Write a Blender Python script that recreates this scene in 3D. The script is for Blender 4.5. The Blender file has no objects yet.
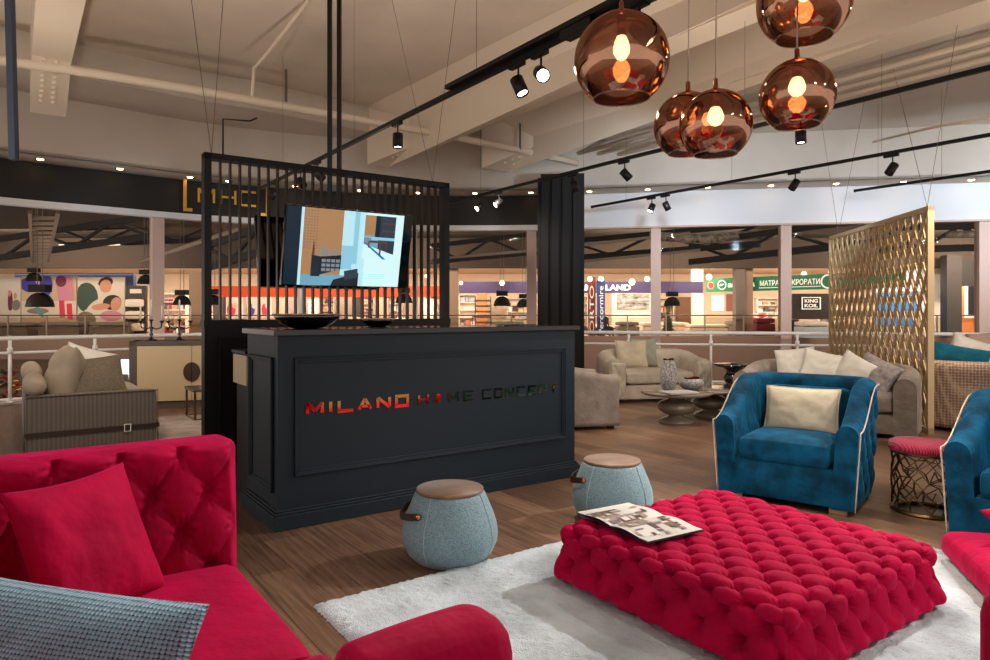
import bpy, math, random
from mathutils import Vector, Matrix, Euler, noise
random.seed(7)
PI = math.pi
sc = bpy.context.scene
COL = sc.collection
F, HZ, CX, H = 680.0, 312.0, 495.0, 1.25      # measured focal length (px), horizon row, centre column, eye height
TH = math.atan2(680, 959)                     # direction of the reception desk, shared by rug, tracks and beams
U = Vector((math.cos(TH), math.sin(TH), 0)); V = Vector((-math.sin(TH), math.cos(TH), 0))

def at(px, py, Y): return Vector(((px-CX)/F*Y, Y, H-(py-HZ)/F*Y))
def fl(px, py, z=0.0):
    Y = F*(H-z)/(py-HZ); return Vector(((px-CX)/F*Y, Y, z))

# ---------------------------------------------------------------- materials
MATS = {}
def srgb(r, g, b):
    f = lambda c: (c/255/12.92) if c/255 <= .04045 else ((c/255+.055)/1.055)**2.4
    return (f(r), f(g), f(b), 1)
def mat(name, rgb=(128,128,128), rough=.5, metal=0, spec=.5, emit=0, sheen=0, sheen_tint=None, coat=0, bump=None, vary=0, vary_scale=4.0):
    if name in MATS: return MATS[name]
    m = bpy.data.materials.new(name); m.use_nodes = True; nt = m.node_tree; N = nt.nodes; L = nt.links
    b = N['Principled BSDF']; c = srgb(*rgb)
    b.inputs['Base Color'].default_value = c; b.inputs['Roughness'].default_value = rough
    b.inputs['Metallic'].default_value = metal; b.inputs['Specular IOR Level'].default_value = spec
    if coat: b.inputs['Coat Weight'].default_value = coat; b.inputs['Coat Roughness'].default_value = .05
    if sheen:
        b.inputs['Sheen Weight'].default_value = sheen; b.inputs['Sheen Roughness'].default_value = .4
        b.inputs['Sheen Tint'].default_value = srgb(*(sheen_tint or rgb))
    if emit: b.inputs['Emission Color'].default_value = c; b.inputs['Emission Strength'].default_value = emit
    tc = None
    if vary or bump:
        tc = N.new('ShaderNodeTexCoord')
    if vary:
        n = N.new('ShaderNodeTexNoise'); n.inputs['Scale'].default_value = vary_scale; n.inputs['Detail'].default_value = 4
        L.new(tc.outputs['Object'], n.inputs['Vector'])
        mx = N.new('ShaderNodeMix'); mx.data_type = 'RGBA'
        mx.inputs[6].default_value = tuple(x*(1-vary) for x in c[:3])+(1,); mx.inputs[7].default_value = tuple(min(1, x*(1+vary)) for x in c[:3])+(1,)
        mr = N.new('ShaderNodeMapRange'); mr.inputs[1].default_value = .36; mr.inputs[2].default_value = .64; L.new(n.outputs['Fac'], mr.inputs[0])
        L.new(mr.outputs[0], mx.inputs[0]); L.new(mx.outputs[2], b.inputs['Base Color'])
    if bump:
        n = N.new('ShaderNodeTexNoise'); n.inputs['Scale'].default_value = bump[0]; n.inputs['Detail'].default_value = 3
        L.new(tc.outputs['Object'], n.inputs['Vector'])
        bp = N.new('ShaderNodeBump'); bp.inputs['Strength'].default_value = bump[1]; bp.inputs['Distance'].default_value = bump[2]
        L.new(n.outputs['Fac'], bp.inputs['Height']); L.new(bp.outputs['Normal'], b.inputs['Normal'])
    MATS[name] = m; return m

def velvet(name, rgb, tint, vary=.25):
    return mat(name, rgb, rough=.8, spec=.12, sheen=.38, sheen_tint=tint, bump=(12, .45, .03), vary=vary, vary_scale=7)

pink = velvet('crimson_velvet', (166, 0, 54), (255, 40, 130), .15)
blue = velvet('petrol_velvet', (6, 64, 92), (60, 160, 205), .5)
teal = velvet('teal_velvet', (14, 84, 104), (60, 150, 170))
greyv = velvet('grey_velvet', (138, 128, 118), (200, 190, 180), .15)
creamv = velvet('cream_velvet', (186, 176, 160), (225, 215, 205), .1)
lav = velvet('lavender_velvet', (140, 128, 140), (190, 180, 190), .1)
cream = mat('cream_satin', (205, 194, 166), .5, sheen=.3, vary=.1, bump=(14, .3, .02))
white_sat = mat('pale_satin', (208, 203, 194), .55, sheen=.3, bump=(18, .3, .02))
silver_sat = mat('silver_satin', (150, 142, 140), .5, sheen=.3, vary=.25, vary_scale=30)
olive_lin = mat('olive_linen', (118, 106, 88), .7, sheen=.3, vary=.2, vary_scale=60, bump=(60, .2, .01))
greige = mat('greige_fabric', (172, 156, 136), .8, sheen=.3, vary=.1, bump=(30, .2, .01))
black = mat('black_lacquer', (13, 12, 12), .45, spec=.3)
blackm = mat('matt_black_metal', (20, 19, 19), .45, metal=.3)
bronze = mat('dark_bronze_metal', (52, 42, 36), .32, metal=.7)
gloss_black = mat('gloss_black', (8, 7, 8), .08, coat=1)
gold = mat('brushed_gold', (206, 180, 136), .5, metal=.1)
gold_dark = mat('antique_gold', (120, 96, 66), .28, metal=.9)
mirror_gold = mat('mirror_copper', (240, 176, 110), .06, metal=1)
copper = mat('polished_copper', (205, 130, 100), .12, metal=1)
white_metal = mat('white_painted_metal', (242, 238, 232), .3)
cream_panel = mat('cream_lacquer', (208, 184, 146), .45)
taupe_wood = mat('taupe_frame', (92, 80, 72), .5)
taupe_gloss = mat('taupe_gloss', (122, 110, 96), .1, coat=1)
deskm = mat('blue_black_paint', (27, 39, 47), .5, spec=.3)
wall_black = mat('black_wall_panel', (24, 21, 19), .6)
column_black = mat('ribbed_black_cladding', (27, 25, 24), .65, spec=.25)
fascia_white = mat('white_fascia', (236, 238, 242), .7)
mullion = mat('rose_beige_mullion', (216, 188, 176), .55)
ceil_tan = mat('ceiling_paint', (222, 208, 192), .85, vary=.06, vary_scale=1.2, bump=(3, .2, .02))
ceil_light = mat('pale_plaster', (212, 200, 186), .85, vary=.04, vary_scale=1.5)
beam_m = mat('beam_paint', (232, 216, 194), .7)
leather = mat('brown_leather', (52, 34, 26), .45)
wire_m = mat('steel_wire', (120, 110, 100), .4, metal=.6)
lamp_on = mat('lamp_glow', (255, 244, 226), emit=14)
warm_on = mat('warm_bulb', (255, 208, 140), emit=7)
dl_on = mat('downlight_glow', (255, 206, 140), emit=14)
skin_m = mat('skin', (205, 150, 122), .6)

def glass_mat(name, tint=(235, 232, 228), refl=.10, rough=0.0, gloss=(255, 255, 255), spread=.5):
    m = bpy.data.materials.new(name); m.use_nodes = True; nt = m.node_tree; N = nt.nodes; L = nt.links
    N.remove(N['Principled BSDF']); o = N['Material Output']
    t = N.new('ShaderNodeBsdfTransparent'); t.inputs[0].default_value = srgb(*tint)
    g = N.new('ShaderNodeBsdfGlossy'); g.inputs['Color'].default_value = srgb(*gloss); g.inputs['Roughness'].default_value = rough
    lw = N.new('ShaderNodeLayerWeight'); lw.inputs['Blend'].default_value = .25
    mr = N.new('ShaderNodeMapRange'); mr.inputs[3].default_value = refl; mr.inputs[4].default_value = min(1, refl+spread)
    mx = N.new('ShaderNodeMixShader'); L.new(lw.outputs['Fresnel'], mr.inputs[0]); L.new(mr.outputs[0], mx.inputs[0])
    L.new(t.outputs[0], mx.inputs[1]); L.new(g.outputs[0], mx.inputs[2]); L.new(mx.outputs[0], o.inputs[0]); return m
window_glass = glass_mat('window_glass', (240, 236, 232), .0, spread=.06)
copper_glass = glass_mat('copper_mirror_glass', (216, 186, 168), .44, 0, (214, 164, 136))
clear_rim = glass_mat('clear_glass', (240, 225, 210), .15)

def floor_mat():
    m = bpy.data.materials.new('oak_laminate'); m.use_nodes = True; nt = m.node_tree; N = nt.nodes; L = nt.links; b = N['Principled BSDF']
    tc = N.new('ShaderNodeTexCoord'); mp = N.new('ShaderNodeMapping'); mp.inputs['Rotation'].default_value[2] = -(TH+PI/2)
    L.new(tc.outputs['Object'], mp.inputs['Vector'])
    br = N.new('ShaderNodeTexBrick'); br.inputs['Scale'].default_value = 1; br.inputs['Brick Width'].default_value = 1.25; br.inputs['Row Height'].default_value = .185
    br.inputs['Mortar Size'].default_value = .0016; br.inputs['Color1'].default_value = srgb(146, 115, 92); br.inputs['Color2'].default_value = srgb(108, 82, 65)
    br.inputs['Mortar'].default_value = srgb(58, 44, 36); br.offset = .37
    L.new(mp.outputs[0], br.inputs['Vector'])
    m2 = N.new('ShaderNodeMapping'); m2.inputs['Scale'].default_value = (1.3, 26, 1); L.new(mp.outputs[0], m2.inputs['Vector'])
    n = N.new('ShaderNodeTexNoise'); n.inputs['Scale'].default_value = 1.6; n.inputs['Detail'].default_value = 7; n.inputs['Roughness'].default_value = .65
    L.new(m2.outputs[0], n.inputs['Vector'])
    cr = N.new('ShaderNodeValToRGB'); cr.color_ramp.elements[0].position = .34; cr.color_ramp.elements[0].color = (.30, .27, .25, 1)
    cr.color_ramp.elements[1].position = .66; cr.color_ramp.elements[1].color = (1.15, 1.1, 1.05, 1); L.new(n.outputs['Fac'], cr.inputs[0])
    mx = N.new('ShaderNodeMix'); mx.data_type = 'RGBA'; mx.blend_type = 'MULTIPLY'; mx.inputs[0].default_value = .85
    L.new(br.outputs['Color'], mx.inputs[6]); L.new(cr.outputs[0], mx.inputs[7]); L.new(mx.outputs[2], b.inputs['Base Color'])
    b.inputs['Roughness'].default_value = .3; b.inputs['Specular IOR Level'].default_value = .4
    bp = N.new('ShaderNodeBump'); bp.inputs['Strength'].default_value = .15; bp.inputs['Distance'].default_value = .003
    L.new(n.outputs['Fac'], bp.inputs['Height']); L.new(bp.outputs[0], b.inputs['Normal']); return m
floor_m = floor_mat()

def pattern_mat(name, c1, c2, scale, rough=.7, kind='checker', rot=0, sheen=.2, stretch=(1, 1, 1), bump=.4, rnd_=.15):
    m = bpy.data.materials.new(name); m.use_nodes = True; nt = m.node_tree; N = nt.nodes; L = nt.links; b = N['Principled BSDF']
    tc = N.new('ShaderNodeTexCoord'); mp = N.new('ShaderNodeMapping'); mp.inputs['Rotation'].default_value = (0, rot, 0) if isinstance(rot, (int, float)) else rot
    mp.inputs['Scale'].default_value = stretch
    L.new(tc.outputs['Object'], mp.inputs['Vector'])
    if kind == 'voronoi':
        t = N.new('ShaderNodeTexVoronoi'); t.inputs['Scale'].default_value = scale; t.inputs['Randomness'].default_value = rnd_; out = t.outputs['Distance']
    elif kind == 'wave':
        t = N.new('ShaderNodeTexWave'); t.inputs['Scale'].default_value = scale; t.inputs['Distortion'].default_value = .3; out = t.outputs['Fac']
    elif kind == 'noise':
        t = N.new('ShaderNodeTexNoise'); t.inputs['Scale'].default_value = scale; t.inputs['Detail'].default_value = 6; t.inputs['Roughness'].default_value = .7; out = t.outputs['Fac']
    else:
        t = N.new('ShaderNodeTexChecker'); t.inputs['Scale'].default_value = scale; out = t.outputs['Fac']
    L.new(mp.outputs[0], t.inputs['Vector'])
    cr = N.new('ShaderNodeValToRGB'); e = cr.color_ramp.elements
    e[0].position = .38; e[1].position = .62; e[0].color = srgb(*c1); e[1].color = srgb(*c2)
    L.new(out, cr.inputs[0]); L.new(cr.outputs[0], b.inputs['Base Color']); b.inputs['Roughness'].default_value = rough
    b.inputs['Sheen Weight'].default_value = sheen
    bp = N.new('ShaderNodeBump'); bp.inputs['Strength'].default_value = bump; bp.inputs['Distance'].default_value = .004
    L.new(out, bp.inputs['Height']); L.new(bp.outputs[0], b.inputs['Normal']); return m
pouf_fab = pattern_mat('woven_blue_grey', (132, 160, 168), (100, 130, 140), 170, .7, 'voronoi', rnd_=.9)
knit = pattern_mat('chunky_woven_blue', (136, 176, 198), (22, 30, 48), 140, .75, 'voronoi', bump=1.0, stretch=(1, 0, 1))
stripe_fab = pattern_mat('striped_grey_fabric', (108, 99, 90), (94, 85, 77), 9, .8, 'wave', stretch=(1, 1, 0.0), rot=0)
honey_fab = pattern_mat('honeycomb_beige_fabric', (136, 108, 94), (196, 170, 148), 34, .7, 'voronoi')
stone_tex = pattern_mat('pitted_silver_ceramic', (70, 66, 66), (176, 172, 170), 60, .45, 'noise', bump=1.0)
red_weave = pattern_mat('red_ribbed_fabric', (196, 30, 72), (110, 14, 40), 26, .8, 'wave', stretch=(1, 1, 0), rot=0)
faded_rug = pattern_mat('faded_vintage_weave', (150, 128, 116), (196, 180, 168), 3.2, .95, 'noise', bump=.1)
oak_top = pattern_mat('walnut_disc', (104, 76, 56), (128, 96, 72), 2.0, .45, 'noise', stretch=(2, 22, 2), bump=.05)
mural_bw = pattern_mat('grey_city_print', (60, 58, 58), (200, 196, 190), 1.6, .8, 'noise', stretch=(1, 1, 3), bump=0)
foil = pattern_mat('crumpled_foil', (70, 60, 50), (190, 175, 155), 5, .35, 'noise', bump=.8)

# ---------------------------------------------------------------- mesh builder
class MB:
    def __init__(s): s.v = []; s.f = []; s.m = []; s.sm = []
    def add(s, vs, fs, mi=0, smooth=False, M=None):
        o = len(s.v)
        for v in vs:
            v = Vector(v); s.v.append(tuple(M @ v) if M else tuple(v))
        for f in fs: s.f.append(tuple(i+o for i in f)); s.m.append(mi); s.sm.append(smooth)
        return s
    def box(s, x0, x1, y0, y1, z0, z1, mi=0, M=None):
        vs = [(x, y, z) for z in (z0, z1) for y in (y0, y1) for x in (x0, x1)]
        return s.add(vs, [(0,2,3,1), (4,5,7,6), (0,1,5,4), (2,6,7,3), (0,4,6,2), (1,3,7,5)], mi, False, M)
    def bar(s, p, q, w, h=None, mi=0):
        p = Vector(p); q = Vector(q); d = q-p
        if d.length < 1e-6: return s
        h = h or w; z = d.normalized(); up = Vector((0,0,1)) if abs(z.z) < .95 else Vector((0,1,0))
        x = z.cross(up).normalized(); y = x.cross(z)
        vs = [b+x*(a*w/2)+y*(c*h/2) for b in (p, q) for a, c in ((-1,-1), (1,-1), (1,1), (-1,1))]
        return s.add(vs, [(3,2,1,0), (4,5,6,7), (0,1,5,4), (1,2,6,5), (2,3,7,6), (3,0,4,7)], mi)
    def tube(s, pts, r, seg=8, mi=0, closed=False):
        pts = [Vector(p) for p in pts]; n = len(pts); rs = r if isinstance(r, (list, tuple)) else [r]*n; vs = []; fs = []
        prev = None
        for i, p in enumerate(pts):
            if closed: t = pts[(i+1) % n]-pts[i-1]
            else: t = pts[min(i+1, n-1)]-pts[max(i-1, 0)]
            t.normalize()
            if prev is None:
                a = Vector((0,0,1)) if abs(t.z) < .9 else Vector((1,0,0)); x = t.cross(a).normalized()
            else:
                x = prev - t*prev.dot(t); x.normalize()
            prev = x; y = t.cross(x)
            for k in range(seg):
                an = 2*PI*k/seg; vs.append(p+(x*math.cos(an)+y*math.sin(an))*rs[i])
        m = n if closed else n-1
        for i in range(m):
            j = (i+1) % n
            for k in range(seg):
                l = (k+1) % seg; fs.append((i*seg+k, i*seg+l, j*seg+l, j*seg+k))
        if not closed: fs.append(tuple(range(seg))[::-1]); fs.append(tuple((n-1)*seg+k for k in range(seg)))
        return s.add(vs, fs, mi, True)
    def lathe(s, prof, c=(0,0,0), seg=32, mi=0, M=None, smooth=True, capb=True, capt=True):
        vs = []; fs = []
        for r, z in prof:
            for k in range(seg):
                a = 2*PI*k/seg; vs.append((c[0]+r*math.cos(a), c[1]+r*math.sin(a), c[2]+z))
        for i in range(len(prof)-1):
            for k in range(seg):
                l = (k+1) % seg; fs.append((i*seg+k, i*seg+l, (i+1)*seg+l, (i+1)*seg+k))
        if capb and prof[0][0] > 1e-4: fs.append(tuple(range(seg))[::-1])
        if capt and prof[-1][0] > 1e-4: fs.append(tuple((len(prof)-1)*seg+k for k in range(seg)))
        return s.add(vs, fs, mi, smooth, M)
    def prism(s, poly, z0, z1, mi=0, M=None):
        n = len(poly); vs = [(x, y, z0) for x, y in poly]+[(x, y, z1) for x, y in poly]
        fs = [tuple(range(n))[::-1], tuple(range(n, 2*n))]+[(i, (i+1) % n, n+(i+1) % n, n+i) for i in range(n)]
        return s.add(vs, fs, mi, False, M)
    def vpoly(s, poly, y0, y1, mi=0, M=None):           # polygon in the x-z plane, extruded along y
        n = len(poly); vs = [(x, y0, z) for x, z in poly]+[(x, y1, z) for x, z in poly]
        fs = [tuple(range(n)), tuple(range(n, 2*n))[::-1]]+[(i, n+i, n+(i+1) % n, (i+1) % n) for i in range(n)]
        return s.add(vs, fs, mi, False, M)
    def grid(s, fn, nu, nv, mi=0, smooth=True, M=None, flip=False):
        vs = [fn(i/nu, j/nv) for j in range(nv+1) for i in range(nu+1)]; w = nu+1
        fs = [(j*w+i, j*w+i+1, (j+1)*w+i+1, (j+1)*w+i) for j in range(nv) for i in range(nu)]
        if flip: fs = [f[::-1] for f in fs]
        return s.add(vs, fs, mi, smooth, M)
    def rbox(s, cx, cy, cz, sx, sy, sz, r, n=14, crown=0, disp=None, mi=0, M=None):   # rounded, optionally crowned or displaced box
        h = Vector((sx/2, sy/2, sz/2)); r = min(r, h.x, h.y, h.z)*.999; C = Vector((cx, cy, cz)); inn = h-Vector((r, r, r))
        ns = n if isinstance(n, (tuple, list)) else (n, n, n)
        def lin(k, N, hh):       # denser near the edges
            t = k/N; return -hh+2*hh*t
        for ax in range(3):
            a, b = [(1, 2), (2, 0), (0, 1)][ax]
            for sg in (-1, 1):
                vs = []
                for j in range(ns[b]+1):
                    for i in range(ns[a]+1):
                        p = Vector((0,0,0)); p[ax] = sg*h[ax]; p[a] = lin(i, ns[a], h[a]); p[b] = lin(j, ns[b], h[b])
                        q = Vector([max(-inn[k], min(inn[k], p[k])) for k in range(3)]); d = p-q; L = d.length
                        nn = d/L if L > 1e-9 else Vector((0,0,0)); o = q+nn*r
                        if crown:
                            fx = max(0, 1-(o.x/h.x)**2); fy = max(0, 1-(o.y/h.y)**2); o.z += crown*(fx*fy)**.5*(1 if o.z > 0 else .0)
                        if disp: o = disp(o, nn, p)
                        vs.append(o+C)
                w = ns[a]+1; fs = []
                for j in range(ns[b]):
                    for i in range(ns[a]):
                        f = (j*w+i, j*w+i+1, (j+1)*w+i+1, (j+1)*w+i); fs.append(f if sg > 0 else f[::-1])
                s.add(vs, fs, mi, True, M)
        return s
    def build(s, name, mats, parent=None, loc=None, rot=None, weld=False, bevel=0, auto=None):
        me = bpy.data.meshes.new(name); me.from_pydata(s.v, [], s.f)
        for m in (mats if isinstance(mats, (list, tuple)) else [mats]): me.materials.append(m)
        me.polygons.foreach_set('material_index', s.m); me.polygons.foreach_set('use_smooth', s.sm)
        if weld:
            import bmesh
            bm = bmesh.new(); bm.from_mesh(me); bmesh.ops.remove_doubles(bm, verts=bm.verts, dist=2e-4); bm.to_mesh(me); bm.free()
        me.update()
        o = bpy.data.objects.new(name, me); COL.objects.link(o)
        if parent: o.parent = parent
        if loc is not None: o.location = loc
        if rot is not None: o.rotation_euler = rot if isinstance(rot, (tuple, list)) else (0, 0, rot)
        if bevel:
            bv = o.modifiers.new('bevel', 'BEVEL'); bv.width = bevel; bv.segments = 2; bv.limit_method = 'ANGLE'
        return o

def thing(name, label, cat, loc=(0,0,0), rz=0, group=None):
    o = bpy.data.objects.new(name, None); o.empty_display_size = .1; COL.objects.link(o); o.location = loc
    o.rotation_euler = rz if isinstance(rz, (tuple, list)) else (0, 0, rz)
    return tag(o, label, cat, group)
def tag(o, label=None, cat=None, group=None, kind=None):
    if label: o['label'] = label
    if cat: o['category'] = cat
    if group: o['group'] = group
    if kind: o['kind'] = kind
    return o
def struct(o): o['kind'] = 'structure'; return o
def clone(root, loc, rz=None, label=None):
    r = root.copy(); COL.objects.link(r); r.location = loc
    if rz is not None: r.rotation_euler = rz if isinstance(rz, (tuple, list)) else (0, 0, rz)
    if label: r['label'] = label
    for ch in list(root.children):
        c = ch.copy(); COL.objects.link(c); c.parent = r
        for g in ch.children:
            d = g.copy(); COL.objects.link(d); d.parent = c
    return r

def spot(name, loc, target, power, size=60, blend=.5, color=(1, .86, .7), r=.04, parent=None):
    l = bpy.data.lights.new(name, 'SPOT'); l.energy = power; l.spot_size = math.radians(size); l.spot_blend = blend; l.color = color; l.shadow_soft_size = r
    o = bpy.data.objects.new(name, l); COL.objects.link(o); o.location = loc
    o.rotation_euler = (Vector(target)-Vector(loc)).to_track_quat('-Z', 'Y').to_euler(); return o
def area(name, loc, target, power, sx, sy, color=(1, .85, .68)):
    l = bpy.data.lights.new(name, 'AREA'); l.shape = 'RECTANGLE'; l.size = sx; l.size_y = sy; l.energy = power; l.color = color
    o = bpy.data.objects.new(name, l); COL.objects.link(o); o.location = loc
    o.rotation_euler = (Vector(target)-Vector(loc)).to_track_quat('-Z', 'Y').to_euler(); return o

def text_geo(body, bold=0.0, ext=.01):
    cu = bpy.data.curves.new('t', 'FONT'); cu.body = body; cu.size = 1; cu.extrude = ext; cu.offset = bold
    ob = bpy.data.objects.new('t', cu); COL.objects.link(ob); bpy.context.view_layer.update()
    me = bpy.data.meshes.new_from_object(ob.evaluated_get(bpy.context.evaluated_depsgraph_get()))
    vs = [v.co.copy() for v in me.vertices]; fs = [tuple(p.vertices) for p in me.polygons]
    bpy.data.objects.remove(ob); bpy.data.curves.remove(cu); bpy.data.meshes.remove(me)
    return vs, fs
def add_text(mb, body, x0, x1, z0, z1, y, mi=0, bold=0.0, depth=.01):      # letters upright in x-z, facing -y
    vs, fs = text_geo(body, bold, .5)
    xs = [v.x for v in vs]; ys = [v.y for v in vs]; a, b, c, d = min(xs), max(xs), min(ys), max(ys)
    mb.add([(x0+(v.x-a)/(b-a)*(x1-x0), y-depth/2-v.z*depth, z0+(v.y-c)/(d-c)*(z1-z0)) for v in vs], fs, mi)
STROKES = {'M': [[(0,0),(0,1)],[(0,1),(.5,.25)],[(.5,.25),(1,1)],[(1,1),(1,0)]], 'I': [[(.5,0),(.5,1)]], 'L': [[(0,1),(0,0)],[(0,0),(1,0)]],
 'A': [[(0,0),(.5,1)],[(.5,1),(1,0)],[(.22,.28),(.78,.28)]], 'N': [[(0,0),(0,1)],[(0,1),(1,0)],[(1,0),(1,1)]],
 'O': [[(0,.08),(0,.92)],[(0,1),(1,1)],[(1,.92),(1,.08)],[(1,0),(0,0)]], 'H': [[(0,0),(0,1)],[(1,0),(1,1)],[(0,.5),(1,.5)]],
 'E': [[(0,0),(0,1)],[(0,1),(1,1)],[(0,.5),(.85,.5)],[(0,0),(1,0)]], 'C': [[(0,0),(0,1)],[(0,1),(1,1)],[(0,0),(1,0)]],
 'P': [[(0,0),(0,1)],[(0,1),(1,1)],[(1,1),(1,.42)],[(1,.42),(0,.42)]], 'T': [[(.5,0),(.5,1)],[(0,1),(1,1)]],
 '[': [[(.9,0),(0,0)],[(0,0),(0,1)],[(0,1),(.9,1)]], ']': [[(.1,0),(1,0)],[(1,0),(1,1)],[(1,1),(.1,1)]],
 'X': [[(.5,.1),(.5,.9)]]}
def stroke(mb, ch, x, z, w, h, t, y, d=.008, mi=0):
    for (a, b), (c, e) in STROKES[ch]:
        p = Vector((x+a*w, 0, z+b*h)); q = Vector((x+c*w, 0, z+e*h)); dr = (q-p).normalized(); nn = Vector((-dr.z, 0, dr.x))*t/2
        e_ = dr*(t/2 if (abs(dr.x) > .99) else 0); p = p-e_; q = q+e_
        mb.vpoly([((k).x, (k).z) for k in (p-nn, q-nn, q+nn, p+nn)], y-d, y, mi)

def tuft(a, b, A=1.0, B=.9, s=.16):
    d2 = (a-round(a))**2+(b-round(b))**2
    cr = (abs(math.sin(PI*a))*abs(math.sin(PI*b)))**.5; th = math.atan2(b-round(b), a-round(a)); d = math.sqrt(d2)
    fold = math.cos(10*th+3*round(a)+5*round(b))*math.exp(-((d-.22)/.11)**2)*.17
    return A*cr - B*math.exp(-d2/(s*s)) + A*fold

def ease(t): t = max(0, min(1, t)); return t*t*(3-2*t)

def upath(w, d, rc, n=60, y0=0.0):
    """U-shaped path of a chair back seen from above: left arm front, round the back, right arm front"""
    segs = []; L1 = d-rc; arc = PI/2*rc; L2 = w-2*rc; tot = 2*L1+2*arc+L2; pts = []
    for i in range(n+1):
        s = tot*i/n
        if s <= L1: p = (-w/2, y0+s); nn = (-1, 0)
        elif s <= L1+arc:
            a = (s-L1)/rc; p = (-w/2+rc-rc*math.cos(a), y0+L1+rc*math.sin(a)); nn = (-math.cos(a), math.sin(a))
        elif s <= L1+arc+L2: p = (-w/2+rc+(s-L1-arc), y0+d); nn = (0, 1)
        elif s <= L1+2*arc+L2:
            a = (s-L1-arc-L2)/rc; p = (w/2-rc+rc*math.sin(a), y0+L1+rc*math.cos(a)); nn = (math.sin(a), math.cos(a))
        else: p = (w/2, y0+d-rc-(s-L1-2*arc-L2)); nn = (1, 0)
        pts.append((p, nn, s))
    return pts, tot
def shell(mb, path, T, hfun, z0, flare=0, tout=None, tin=None, no=8, nt=8, ni=8, lean=0, mi=0):
    """upholstered wall following the path; T thickness, hfun(y, s) its height"""
    vs = []; K = 0
    for (p, nn, s) in path:
        ht = hfun(p[1], s); r = T/2; prof = []
        for a in range(no+1):
            f = a/no; z = z0+(ht-r-z0)*f; o = T/2+flare*f+(tout(s, z)*min(1, 6*f, 1) if tout else 0); prof.append((o, z))
        for b in range(1, nt):
            an = PI*b/nt; e = .5*(1+math.cos(an)); prof.append((T/2*math.cos(an)+flare+((tout(s, ht-r)*e) if tout else 0)-((tin(s, ht-r)*(1-e)) if tin else 0), ht-r+r*math.sin(an)))
        for a in range(ni+1):
            f = 1-a/ni; z = z0+(ht-r-z0)*f; prof.append((-T/2+flare*f-lean*(1-f)-(tin(s, z)*min(1, 4*f+.1) if tin else 0), z))
        K = len(prof)
        for o, z in prof: vs.append((p[0]+nn[0]*o, p[1]+nn[1]*o, z))
    n = len(path); fs = []
    for i in range(n-1):
        for k in range(K-1): fs.append((i*K+k, (i+1)*K+k, (i+1)*K+k+1, i*K+k+1))
        fs.append((i*K+K-1, (i+1)*K+K-1, (i+1)*K, i*K))
    mb.add(vs, fs, mi, True)
    mb.add([vs[k] for k in range(K)], [tuple(range(K))], mi); mb.add([vs[(n-1)*K+k] for k in range(K)], [tuple(range(K))[::-1]], mi)
    return mb
def outer_edge(path, T, hfun, z0, flare, off=.0):
    pts = [];
    def P(p, nn, z, f): o = T/2+flare*f+off; return (p[0]+nn[0]*o, p[1]+nn[1]*o, z)
    a = path[0]; b = path[-1]; h0 = hfun(a[0][1], 0)-T/2; h1 = hfun(b[0][1], b[2])-T/2
    for k in range(8): pts.append(P(a[0], a[1], z0+(h0-z0)*k/7, k/7))
    for p, nn, s in path: pts.append(P(p, nn, hfun(p[1], s)-T*.3, 1))
    for k in range(7, -1, -1): pts.append(P(b[0], b[1], z0+(h1-z0)*k/7, k/7))
    return pts

def pillow_mesh(w, h, t, seed=0, n=26, pinch=.07, droop=0):
    """scatter cushion standing on its lower edge: x across, z up, y through"""
    mb = MB(); rnd = random.Random(seed); off = Vector((rnd.random()*9, rnd.random()*9, 0))
    for sg in (-1, 1):
        def fn(u, v, sg=sg):
            a = 2*u-1; b = 2*v-1
            x = a*(1-pinch*(1-b*b))*w/2*1.03; z = b*(1-pinch*(1-a*a))*h/2*1.03
            th = t/2*((1-a**4)*(1-b**4))**.55*(.72+.28*(1-a*a)*(1-b*b))
            wr = noise.noise(Vector((a*1.7, b*1.7, sg*3))+off)*.12*t*((1-a*a)*(1-b*b))**.5+noise.noise(Vector((a*5, b*3, sg*5))+off)*.05*t*((1-a*a)*(1-b*b))**.5
            if droop: z -= droop*w*.1*(1-a*a)*max(0, b)
            return (x, sg*(th+wr), z+h/2)
        mb.grid(fn, n, n, flip=(sg > 0))
    return mb
def pillow_edge(w, h, r=.006, pinch=.07):
    mb = MB(); pts = []
    N = 16
    def P(a, b): return (a*(1-pinch*(1-b*b))*w/2*1.03, 0, b*(1-pinch*(1-a*a))*h/2*1.03+h/2)
    for k in range(N): pts.append(P(-1+2*k/N, -1))
    for k in range(N): pts.append(P(1, -1+2*k/N))
    for k in range(N): pts.append(P(1-2*k/N, 1))
    for k in range(N): pts.append(P(-1, 1-2*k/N))
    return mb.tube(pts, r, 6, closed=True)
def cushion(label, m, w, h, t, loc, rz, tilt=0, roll=0, seed=1, piping=None, group=None, name='scatter_cushion', n=26, pinch=.07, droop=0):
    o = pillow_mesh(w, h, t, seed, n, pinch, droop).build(name, m, None, loc, weld=True)
    o.rotation_euler = (Matrix.Rotation(rz, 3, 'Z') @ Matrix.Rotation(tilt, 3, 'X') @ Matrix.Rotation(roll, 3, 'Y')).to_euler()
    tag(o, label, 'cushion', group)
    if piping: pillow_edge(w, h, pinch=pinch).build('piping', piping, o)
    return o
# ================================================================ SETTING
Z_F0, Z_F1, Z_OUT, Z_IN, Z_BEAM = 2.71, 3.33, 4.12, 4.52, 3.98
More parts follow.
